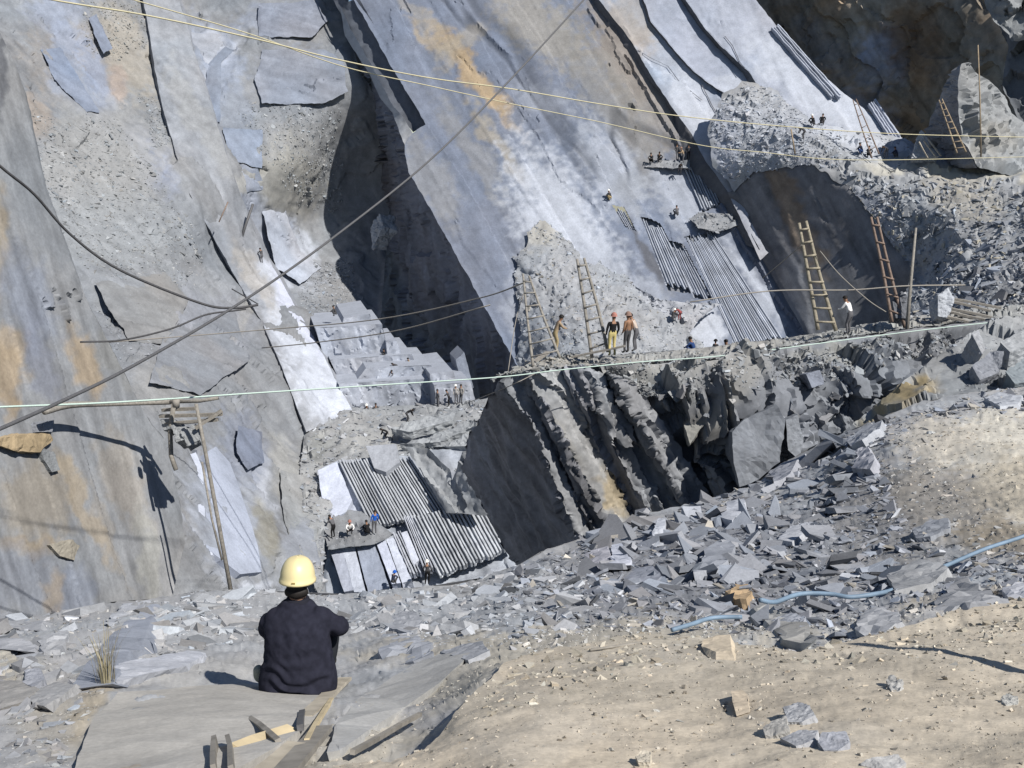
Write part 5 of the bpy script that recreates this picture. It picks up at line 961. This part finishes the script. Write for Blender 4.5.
# ---- dry grass
def tuft(px, py, h, n, label, seed):
    rg = random.Random(seed); base = at(*hY(px, py, .1)); V, Fc = [], []
    for i in range(n):
        a = rg.uniform(0, 6.28); r0 = rg.uniform(0, .06); L = h * rg.uniform(.5, 1.1); lean = rg.uniform(.05, .5); w = .004
        d = Vector((math.cos(a), math.sin(a), 0)); p0 = d * r0; s = Vector((-d.y, d.x, 0)) * w; k = len(V)
        for t in (0, .5, 1): q = p0 + d * (lean * L * t * t) + Vector((0, 0, L * t * (1 - .2 * lean * t))); V += [tuple(q - s * (1 - t * .8)), tuple(q + s * (1 - t * .8))]
        Fc += [(k, k + 1, k + 3, k + 2), (k + 2, k + 3, k + 5, k + 4)]
    o = new_mesh('dry_grass', V, Fc, M_GRASS); o.location = base; tag(o, label, 'grass tuft')
tuft(106, 682, .36, 45, 'tall dry grass tuft in front of the dark tilted slab', 1)
# =================================================================== PEOPLE
M_SKIN = plain('skin', (0.30, 0.17, 0.11), rough=0.6, var=0.08, bump=0)
M_HAIR = plain('black_hair', (0.015, 0.013, 0.012), rough=0.6, var=0.2, bump=0)
_cloth = {}
def cloth(rgb):
    if rgb not in _cloth: _cloth[rgb] = plain('cloth', rgb, rough=0.9, spec=0.1, var=0.15, scale=10, bump=0.3)
    return _cloth[rgb]
POSES = {
    'stand': dict(pel=(0, 0, .93), che=(0, .01, 1.25), nek=(0, .0, 1.45), hed=(0, .02, 1.60), sh=.18, shz=1.38, shy=0, el=(.25, -.02, 1.10), ha=(.22, .10, .86), kn=(.10, .03, .50), an=(.11, 0, .08), to=(.12, .15, .03)),
    'work': dict(pel=(0, -.05, .90), che=(0, .10, 1.20), nek=(0, .18, 1.38), hed=(0, .24, 1.52), sh=.18, shz=1.31, shy=.14, el=(.26, .28, 1.10), ha=(.14, .48, 1.05), kn=(.12, .06, .48), an=(.14, -.02, .08), to=(.15, .13, .03)),
    'bend': dict(pel=(0, -.15, .86), che=(0, .18, 1.02), nek=(0, .36, 1.06), hed=(0, .48, 1.05), sh=.18, shz=1.04, shy=.30, el=(.22, .36, .78), ha=(.14, .48, .55), kn=(.13, .02, .46), an=(.14, -.05, .08), to=(.15, .10, .03)),
    'squat': dict(pel=(0, -.12, .28), che=(0, .02, .60), nek=(0, .10, .78), hed=(0, .15, .92), sh=.18, shz=.72, shy=.08, el=(.27, .26, .52), ha=(.14, .45, .42), kn=(.18, .30, .50), an=(.15, .04, .08), to=(.16, .20, .03)),
    'sit': dict(pel=(0, -.05, .13), che=(0, -.02, .47), nek=(0, .05, .66), hed=(0, .09, .81), sh=.18, shz=.60, shy=.02, el=(.26, .16, .40), ha=(.14, .36, .38), kn=(.17, .38, .40), an=(.14, .62, .08), to=(.14, .76, .10)),
}
_pm = {}
def pose_mesh(pose):
    if pose in _pm: return _pm[pose]
    q = POSES[pose]; V, E_, Rd, Z = [], [], [], []
    def add(p, r, par, z):
        V.append(p); Rd.append(r); Z.append(z)
        if par is not None: E_.append((par, len(V) - 1))
        return len(V) - 1
    L = lambda a, b, t: tuple(a[k] + (b[k] - a[k]) * t for k in range(3))
    pel = add(q['pel'], (.155, .115), None, 'legs'); mid = add(L(q['pel'], q['che'], .55), (.145, .11), pel, 'top'); che = add(q['che'], (.165, .12), mid, 'top')
    nek = add(q['nek'], (.055, .055), che, 'skin'); h0 = add(L(q['nek'], q['hed'], .6), (.085, .095), nek, 'skin'); hed = add(q['hed'], (.088, .10), h0, 'skin')
    add((q['hed'][0], q['hed'][1], q['hed'][2] + .08), (.06, .07), hed, 'skin')
    for s in (-1, 1):
        m = lambda p: (p[0] * s, p[1], p[2])
        sh = add((q['sh'] * s, q['shy'], q['shz']), (.075, .075), che, 'top'); el = add(m(q['el']), (.05, .05), sh, 'top'); wr = add(L(m(q['el']), m(q['ha']), .8), (.036, .036), el, 'top'); add(m(q['ha']), (.042, .03), wr, 'skin')
        hp = add((q['pel'][0] + .10 * s, q['pel'][1], q['pel'][2] - .06), (.10, .10), pel, 'legs'); kn = add(m(q['kn']), (.065, .065), hp, 'legs'); an = add(m(q['an']), (.045, .045), kn, 'legs'); add(m(q['to']), (.04, .032), an, 'shoe')
    me = bpy.data.meshes.new('pose'); me.from_pydata(V, E_, []); o = bpy.data.objects.new('pose', me); COL.objects.link(o)
    md = o.modifiers.new('s', 'SKIN'); sv = me.skin_vertices[0].data
    for i, r in enumerate(Rd): sv[i].radius = r; sv[i].use_root = (i == 0)
    o.modifiers.new('u', 'SUBSURF').levels = 1
    dg = bpy.context.evaluated_depsgraph_get(); ev = o.evaluated_get(dg); m2 = bpy.data.meshes.new_from_object(ev)
    W_ = np.array([v.co[:] for v in m2.vertices]); Fs = [tuple(p.vertices) for p in m2.polygons]
    bpy.data.objects.remove(o)
    # nearest bone decides skin / jacket / trousers / shoe
    cen = np.array([W_[list(f)].mean(0) for f in Fs]); best = np.full(len(cen), 9e9); lab = np.zeros(len(cen), int); key = ['skin', 'top', 'legs', 'shoe']
    for a, b in E_:
        A_, B_ = np.array(V[a]), np.array(V[b]); d = B_ - A_; t = np.clip(((cen - A_) @ d) / (d @ d), 0, 1); r = np.linalg.norm(cen - (A_ + t[:, None] * d), axis=1)
        z = np.where(t < .5, key.index(Z[a]), key.index(Z[b])); m = r < best; best = np.where(m, r, best); lab = np.where(m, z, lab)
    _pm[pose] = (W_, Fs, lab); return _pm[pose]
def dome(r, h, brim=0.0, n=16, m=6):
    V, Fc = [], []
    for j in range(m):
        a = j / (m - 1) * math.pi / 2; rr = r * math.cos(a); z = h * math.sin(a)
        for k in range(n):
            t = 2 * math.pi * k / n; V.append((rr * math.cos(t), rr * 1.15 * math.sin(t), z))
    for j in range(m - 1):
        for k in range(n): Fc.append((j * n + k, j * n + (k + 1) % n, (j + 1) * n + (k + 1) % n, (j + 1) * n + k))
    if brim:
        b = len(V)
        for k in range(n):
            t = 2 * math.pi * k / n; V.append(((r + brim) * math.cos(t), (r + brim) * 1.15 * math.sin(t) + brim * .4 * max(0, math.sin(t)), -.012))
        for k in range(n): Fc.append((b + k, b + (k + 1) % n, (k + 1) % n, k))
    return V, Fc
def worker(px, py, Y, pose, face, top, legs, label, helmet=None, h=1.68, group='quarry workers'):
    W_, Fs, lab = pose_mesh(pose); k = h / 1.70; q = POSES[pose]
    rg = np.random.default_rng(int(px * 7 + py)); J = W_ * k; J = J + 0.012 * fbm(J * 9 + px, 3, 3)[:, None] * np.array([1, 1, .3])
    J[:, 0] += 0.05 * np.sin(J[:, 2] * 2 + px)
    o = new_mesh('person', J, Fs, None, None, True, mats=[M_SKIN, cloth(top), cloth(legs), cloth((.04, .035, .03))], midx=lab)
    o.location = at(px, py, Y); o.rotation_euler = (0, 0, R(face)); tag(o, label, 'person', group)
    hd = Vector(q['hed']) * k; hd.x += 0.05 * math.sin(hd.z * 2 + px)
    V, Fc = dome(.125, .15, .02) if helmet else dome(.102, .12)
    c = new_mesh('helmet' if helmet else 'hair', np.array(V) + np.array(hd) + np.array([0, 0, .035 if helmet else .02]), Fc, cloth(helmet) if helmet else M_HAIR, None, True); c.parent = o
    return o
NAVY = (.03, .035, .06); BLK = (.018, .018, .02); GRY = (.12, .12, .13); KHA = (.35, .28, .16); YEL = (.60, .50, .22); WHT = (.72, .72, .72); RED = (.26, .07, .07); BRN = (.24, .14, .09); BLU = (.02, .10, .42); DBL = (.03, .06, .16)
YH = (.72, .62, .28); RH = (.36, .17, .14); WH = (.75, .75, .72); OH = (.24, .16, .13); DG = (.07, .07, .075)
# on the haul path
worker(613, 356, 43.2, 'stand', 15, BLK, YEL, 'person in black jacket and yellow trousers on the haul path', RH)
worker(627, 353, 43.6, 'stand', 40, BRN, DG, 'person in brown coat on the haul path beside the black jacket', OH, 1.6)
worker(635, 351, 44.4, 'work', 70, (.5, .42, .36), GRY, 'person in light jacket partly hidden behind the brown coat', None, 1.6)
worker(556, 352, 43.8, 'work', -80, (.34, .26, .18), KHA, 'person in tan clothes stooping at the pale ladder', None, 1.55)
worker(848, 334, 47.6, 'work', 50, WHT, GRY, 'person in white shirt and grey trousers by the tall ladder', None, 1.72)
worker(692, 356, 55, 'squat', 60, DBL, DBL, 'person in dark blue squatting beside a white stone behind the path', None, 1.6)
worker(716, 360, 52, 'stand', 150, DG, GRY, 'dark figure standing behind the path below the sawn bed', None, .95 * 1.0)
worker(726, 358, 52, 'sit', 120, DG, GRY, 'dark figure sitting low next to the dark standing figure', None)
# in the rubble and on the sawn beds
worker(673, 320, on(HP, 673, 320, .5), 'squat', -60, DG, GRY, 'person in dark clothes and pale cap in the rubble below the beds', WH)
worker(679, 320, on(HP, 679, 320, .5), 'bend', 40, RED, RED, 'person in red bending in the rubble below the beds', None, 1.5)
worker(677, 216, sY(677, 216, .5)[2], 'squat', 20, GRY, DG, 'person squatting alone on the smooth part of the sawn beds', None, 1.7)
worker(610, 200, sY(610, 200, .5)[2], 'squat', 100, DG, KHA, 'person squatting at the left top corner of the sawn beds', WH)
worker(651, 163, sY(651, 163, .5)[2], 'squat', 150, DG, BLK, 'left squatting one of two workers on the top ledge of the sawn beds', None)
worker(659, 162, sY(659, 162, .5)[2], 'squat', 200, BLK, DG, 'right squatting one of two workers on the top ledge of the sawn beds', None)
worker(677, 160, sY(677, 160, .5)[2], 'stand', 200, DG, GRY, 'person standing in the dark joint corner above the sawn beds', None, 1.6)
worker(683, 163, sY(683, 163, .5)[2], 'work', 100, (.4, .3, .2), GRY, 'tan-clothed person working at the upper sawn grooves', OH, 1.6)
worker(680, 174, sY(680, 174, .5)[2], 'bend', 180, DG, DG, 'bent dark person on the smooth bed just left of the upper grooves', None, 1.5)
worker(688, 160, sY(688, 160, .5)[2], 'stand', 160, DG, BLK, 'dark person standing against the shaded joint', None, 1.5)
# at the upper right terrace
worker(813, 126, on(TT, 813, 126), 'squat', 30, BLK, DG, 'worker squatting on the pale bed, left of a squatting pair', WH, 1.75)
worker(822, 125, on(TT, 822, 125), 'squat', -20, BLK, DG, 'worker squatting on the pale bed, right of a squatting pair', None, 1.75)
worker(803, 139, on(TT, 803, 139), 'bend', 60, DG, DG, 'bent worker in dark clothes just below the squatting pair', None, 1.6)
worker(861, 154, on(TT, 861, 154), 'squat', 80, NAVY, DBL, 'worker in navy squatting beside the red-footed frame', None)
worker(868, 157, on(TT, 868, 157), 'squat', -40, DG, BLK, 'worker in black squatting under the red-footed frame', None)
worker(886, 158, on(TT, 886, 158), 'bend', 120, DG, GRY, 'worker bending over between the frame and the pale tarpaulin', None, 1.6)
worker(896, 158, on(TT, 896, 158), 'squat', 60, NAVY, DG, 'worker squatting right next to the pale tarpaulin', None)
worker(922, 150, on(TT, 922, 150), 'work', 30, WHT, WHT, 'person in white standing behind the pale tarpaulin', WH, 1.6)
# far wall and benches
worker(262, 263, bY(262, 263, 2.6)[2], 'work', 60, DG, GRY, 'lone figure carrying something at the far white slab', None, 1.6)
worker(335, 316, 104.5, 'squat', 100, DG, DG, 'dark figure squatting at the top of the stepped benches', None)
worker(384, 357, 101.5, 'squat', 40, BLK, DG, 'dark figure squatting beside the second bench', None, 1.2)
worker(397, 374, 99, 'bend', 100, DG, GRY, 'grey figure bending on the middle bench', None, 1.5)
worker(392, 378, 98.5, 'squat', 160, GRY, GRY, 'grey figure squatting below the bending one on the middle bench', None, 1.2)
worker(409, 366, 100.5, 'sit', 120, KHA, GRY, 'tan figure sitting at the end of the middle bench', None, 1.4)
worker(367, 414, 95, 'sit', 150, GRY, GRY, 'pale grey worker, left of two sitting at the foot of the benches', WH)
worker(376, 413, 95, 'sit', 200, DG, DG, 'dark worker, right of two sitting at the foot of the benches', None)
worker(408, 422, on(DR, 408, 422), 'bend', -70, BLK, DG, 'dark worker bending over a slab at the foot of the benches', None, 1.6)
worker(438, 409, 93.4, 'stand', 120, GRY, GRY, 'tall grey worker at the left end of the standing group', None, 1.75)
worker(449, 406, 93.2, 'work', 80, DG, BLK, 'dark stooping worker second in the standing group', None, 1.5)
worker(456, 404, 93.2, 'stand', 170, (.35, .34, .33), GRY, 'pale worker third in the standing group by the benches', WH, 1.7)
worker(461, 404, 93.2, 'stand', 140, (.3, .29, .28), GRY, 'pale worker at the right end of the standing group', None, 1.75)
worker(386, 440, on(DR, 386, 440), 'bend', 100, BLK, BLK, 'black-clad worker stooping in the debris above the grooves', None, 1.4)
# pit floor
worker(427, 585, gY(427, 585, 1.8)[2], 'stand', 0, DG, BLK, 'worker in dark coat and white helmet at the lower grooves', WH, 1.7)
worker(375, 534, gY(375, 534, 1.5)[2], 'stand', 20, BLU, GRY, 'worker in bright blue jacket on the pit platform', None, 1.72)
worker(349, 534, gY(349, 534, 1.5)[2], 'squat', 200, WHT, DG, 'worker in white shirt squatting on the pit platform', RH)
worker(333, 538, gY(333, 538, 1.5)[2], 'work', 60, GRY, BLK, 'worker in grey at the outer end of the pit platform', None, 1.7)
worker(368, 534, gY(368, 534, 1.5)[2], 'squat', 30, BLK, BLK, 'dark crouching worker touching the blue-jacketed one', None, 1.6)
worker(394, 584, gY(394, 584, 1.8)[2], 'squat', -30, NAVY, DG, 'person in navy crouching at the foot of the white columns', BLU, 1.4)

# ---- the seated man
def ellip(bm, c, r, rot=(0, 0, 0), u=20, v=14):
    M = Matrix.Translation(c) @ Euler(rot).to_matrix().to_4x4() @ Matrix.Diagonal((*r, 1)); bmesh.ops.create_uvsphere(bm, u_segments=u, v_segments=v, radius=1, matrix=M)
def limb(bm, pts, rads, n=14):
    P = spline(pts, 8); k = len(P)
    rr = lambda t: float(np.interp(t, np.linspace(0, 1, len(rads)), rads))
    V, Fc = tube_mesh(P, rr, n); vs = [bm.verts.new(v) for v in V]
    for f in Fc: bm.faces.new([vs[i] for i in f])
    ellip(bm, P[0], (rads[0],) * 3, u=12, v=8); ellip(bm, P[-1], (rads[-1],) * 3, u=12, v=8)
def loft(bm, secs, n=32):            # (centre, half width, half depth, squareness)
    rows = []
    for c, a, b, e in secs:
        row = []
        for k in range(n):
            t = 2 * math.pi * k / n; ct, st = math.cos(t), math.sin(t)
            row.append(bm.verts.new((c[0] + a * math.copysign(abs(ct) ** e, ct), c[1] + b * math.copysign(abs(st) ** e, st), c[2])))
        rows.append(row)
    for r0, r1 in zip(rows, rows[1:]):
        for k in range(n): bm.faces.new((r0[k], r0[(k + 1) % n], r1[(k + 1) % n], r1[k]))
    bm.faces.new(rows[0][::-1]); bm.faces.new(rows[-1])
def fuse(name, bm, vox, smooth, mat, parent=None, warp=None, loc=None):
    bmesh.ops.recalc_face_normals(bm, faces=bm.faces); me = bpy.data.meshes.new(name); bm.to_mesh(me); bm.free(); o = bpy.data.objects.new(name, me); COL.objects.link(o)
    md = o.modifiers.new('r', 'REMESH'); md.mode = 'VOXEL'; md.voxel_size = vox
    ms = o.modifiers.new('s', 'SMOOTH'); ms.iterations = smooth; ms.factor = 0.5
    ev = o.evaluated_get(bpy.context.evaluated_depsgraph_get()); m2 = bpy.data.meshes.new_from_object(ev); bpy.data.objects.remove(o)
    V = np.array([v.co[:] for v in m2.vertices]); Nn = np.array([v.normal[:] for v in m2.vertices]); Fs = [tuple(p.vertices) for p in m2.polygons]
    if warp is not None: V = V + Nn * warp(V)[:, None]
    q = new_mesh(name, V, Fs, mat, None, True, parent)
    if loc is not None: q.location = loc
    return q
def seated_man():
    base = at(*hY(297, 697, .2))
    base = base + Vector((0, 0.06, 0))
    s = Vector
    bm = bmesh.new()                     # the body: head, neck, torso, arms, hands, legs in one
    loft(bm, [((0, 0, .06), .165, .13, 1), ((0, .0, .18), .16, .12, 1), ((0, .0, .36), .16, .11, 1), ((0, .03, .52), .17, .10, 1), ((0, .06, .60), .10, .07, 1)])
    limb(bm, [s((0, .06, .56)), s((0, .09, .64)), s((0, .11, .70))], [.07, .056, .055])
    ellip(bm, (0, .13, .765), (.075, .092, .105)); ellip(bm, (0, .20, .73), (.05, .05, .06)); ellip(bm, (0, .235, .755), (.013, .022, .02))
    for sx in (-1, 1):
        ellip(bm, (sx * .076, .13, .755), (.012, .022, .032))
        limb(bm, [s((sx * .16, .06, .52)), s((sx * .205, .15, .42)), s((sx * .20, .26, .36))], [.05, .045, .04])
        limb(bm, [s((sx * .22, .26, .36)), s((sx * .10, .36, .38)), s((-sx * .02, .40, .39))], [.042, .036, .03])
        ellip(bm, (-sx * .05, .41, .39), (.045, .03, .028))
        for k in range(4): limb(bm, [s((-sx * .07, .42, .405 - k * .016)), s((-sx * .115, .415, .40 - k * .016)), s((-sx * .135, .395, .395 - k * .016))], [.011, .010, .009], 8)
        limb(bm, [s((-sx * .04, .395, .415)), s((-sx * .07, .385, .43)), s((-sx * .09, .385, .43))], [.012, .011, .009], 8)
        limb(bm, [s((sx * .09, .02, .09)), s((sx * .15, .22, .16)), s((sx * .16, .42, .27))], [.07, .06, .05])
        limb(bm, [s((sx * .16, .42, .27)), s((sx * .13, .52, .11)), s((sx * .10, .56, -.05))], [.05, .045, .035])
        limb(bm, [s((sx * .10, .56, -.06)), s((sx * .11, .66, -.08))], [.04, .035])
    man = fuse('person', bm, .011, 4, M_SKIN, None, None, base)
    tag(man, 'person seen from behind in yellow helmet and navy shirt, sitting on a flat slab', 'person')
    bm = bmesh.new()
    loft(bm, [((0, -.01, .00), .215, .155, .9), ((.0, -.03, .04), .272, .178, .9), ((.005, -.03, .12), .272, .178, .9), ((.012, -.02, .22), .25, .168, .92), ((.012, -.01, .32), .222, .15, .92), ((.005, .005, .42), .215, .145, .92), ((0, .02, .50), .212, .13, .95), ((0, .04, .555), .185, .105, 1), ((0, .06, .595), .13, .09, 1), ((0, .075, .63), .088, .08, 1)])
    limb(bm, [s((-.15, .04, .52)), s((-.205, .09, .45)), s((-.222, .17, .37)), s((-.20, .27, .34))], [.07, .066, .06, .055])
    limb(bm, [s((.155, .04, .53)), s((.225, .08, .475)), s((.268, .15, .41)), s((.235, .27, .38))], [.07, .066, .062, .058])
    for sx in (-1, 1): limb(bm, [s((sx * .215, .27, .36)), s((sx * .12, .36, .38)), s((sx * .03, .39, .39))], [.057, .05, .045])
    def folds(V):
        z = V[:, 2]; lo = sstep(.42, .02, z)
        f = .020 * lo * np.sin((z * 62 + V[:, 0] * 9 * np.sin(V[:, 0] * 4 + 1) + 6 * fbm(V * 5, 2, 3))) * sstep(-.3, .2, fbm(V * 3.3, 2, 8))
        f = f + .014 * (1 - lo) * (1 - 2 * np.abs(fbm(np.c_[V[:, 0] * 9 + V[:, 2] * 7, V[:, 1] * 6, V[:, 2] * 5 - V[:, 0] * 4], 2, 9)))
        return f + .004 * fbm(V * 14, 3, 10)
    fuse('shirt', bm, .0095, 5, plain('navy_knit', (.021, .022, .034), rough=0.95, spec=0.08, var=0.22, scale=22, bump=0.25), man, folds)
    bm = bmesh.new(); loft(bm, [((0, .075, .58), .098, .088, 1), ((0, .085, .62), .088, .082, 1), ((0, .095, .652), .078, .076, 1), ((0, .095, .653), .06, .058, 1)]); fuse('collar', bm, .006, 2, cloth((.02, .021, .03)), man)
    bm = bmesh.new()
    loft(bm, [((0, .01, -.03), .19, .15, 1), ((0, 0, .08), .21, .15, 1), ((0, 0, .16), .18, .13, 1)])
    for sx in (-1, 1):
        limb(bm, [s((sx * .10, .03, .08)), s((sx * .15, .22, .16)), s((sx * .16, .42, .28))], [.11, .085, .075]); limb(bm, [s((sx * .16, .42, .28)), s((sx * .13, .52, .11)), s((sx * .10, .57, -.02))], [.072, .062, .055])
    fuse('trousers', bm, .011, 3, cloth((.018, .02, .024)), man)
    bm = bmesh.new(); limb(bm, [s((-.25, .20, .03)), s((-.29, .12, .06)), s((-.30, .10, .11))], [.045, .05, .04]); fuse('boot', bm, .009, 3, cloth((.30, .32, .27)), man)
    for sx in (-1, 1):
        bm = bmesh.new(); limb(bm, [s((sx * .10, .55, -.07)), s((sx * .11, .68, -.09))], [.05, .045]); fuse('shoe', bm, .01, 2, cloth((.05, .045, .04)), man)
    bm = bmesh.new(); ellip(bm, (0, .115, .775), (.085, .095, .10)); limb(bm, [s((-.05, .06, .705)), s((0, .045, .70)), s((.05, .06, .705))], [.035, .04, .035]); fuse('hair', bm, .008, 3, M_HAIR, man)
    # helmet: shell with raised crown rib, brim
    V, Fc = [], []; n, m = 40, 14; rx, ry, rz = .120, .145, .158
    prof = [(1.06, -.012), (1.055, 0.0), (1.02, .012)] + [(math.cos(a) ** .72, math.sin(a) ** .95) for a in np.linspace(.12, math.pi / 2, m)]
    for j, (q, z) in enumerate(prof):
        for k in range(n):
            t = 2 * math.pi * k / n; x = rx * q * math.cos(t); y = ry * q * math.sin(t); zz = (z * rz) if j > 2 else z
            if j <= 1: y += .03 * max(0, math.sin(t)) * (1 if j == 0 else .8)
            if j > 3 and abs(x) < .03: zz += .0025 * (1 - (x / .03) ** 2) ** 2
            V.append((x, y, zz))
    for j in range(len(prof) - 1):
        for k in range(n): Fc.append((j * n + k, j * n + (k + 1) % n, (j + 1) * n + (k + 1) % n, (j + 1) * n + k))
    hm = plain('cream_helmet', (.72, .62, .34), rough=0.42, spec=0.45, var=0.06, scale=6, bump=0.05)
    he = new_mesh('helmet', V, Fc, hm, None, True, man); he.location = (0, .115, .775); he.rotation_euler = (R(-6), R(2), 0)
    so = he.modifiers.new('t', 'SOLIDIFY'); so.thickness = .004; so.offset = -1
    V = [(-.012, 0, -.004), (.012, 0, -.004), (.012, 0, .004), (-.012, 0, .004)]
    b = new_mesh('rear_clip', [(x, -.146 - .008 * k, z + .012) for k in (0, 1) for x, _, z in V], [(4, 5, 6, 7), (0, 1, 5, 4), (1, 2, 6, 5), (2, 3, 7, 6), (3, 0, 4, 7)], cloth((.3, .22, .08)), None, False, he)
    man.scale = (.845, .86, .865)
    return man
seated_man()

# =================================================================== CAMERA AND LIGHT
cam = bpy.data.cameras.new('camera'); cam.sensor_width = 36; cam.sensor_fit = 'HORIZONTAL'; cam.lens = FOC / 1024 * 36; cam.clip_start = 0.1; cam.clip_end = 1000
co = bpy.data.objects.new('camera', cam); COL.objects.link(co); co.location = CAM; co.rotation_euler = (R(90) - PITCH, 0, 0); SC.camera = co
AZ, EL = R(45), R(46)
D = Vector((math.sin(AZ) * math.cos(EL), -math.cos(AZ) * math.cos(EL), math.sin(EL)))
sun = bpy.data.lights.new('sun', 'SUN'); sun.energy = 5.0; sun.angle = R(0.5); sun.color = (1.0, 0.95, 0.88)
so = bpy.data.objects.new('sun', sun); COL.objects.link(so); so.rotation_euler = D.to_track_quat('Z', 'Y').to_euler(); so.location = (40, -40, 60)
w = bpy.data.worlds.new('World'); SC.world = w; w.use_nodes = True; nt = w.node_tree
sk = nt.nodes.new('ShaderNodeTexSky'); sk.sky_type = 'NISHITA'; sk.sun_disc = False; sk.sun_elevation = EL; sk.sun_rotation = math.atan2(D.x, D.y); sk.altitude = 2000; sk.air_density = 1.0; sk.dust_density = 0.6
bg = nt.nodes['Background']; bg.inputs['Strength'].default_value = 0.07; nt.links.new(sk.outputs[0], bg.inputs[0])
SC.view_settings.view_transform = 'Standard'; SC.view_settings.look = 'None'; SC.view_settings.exposure = 0.22; SC.view_settings.gamma = 1; SC.view_settings.use_curve_mapping = False
SC.cycles.max_bounces = 6
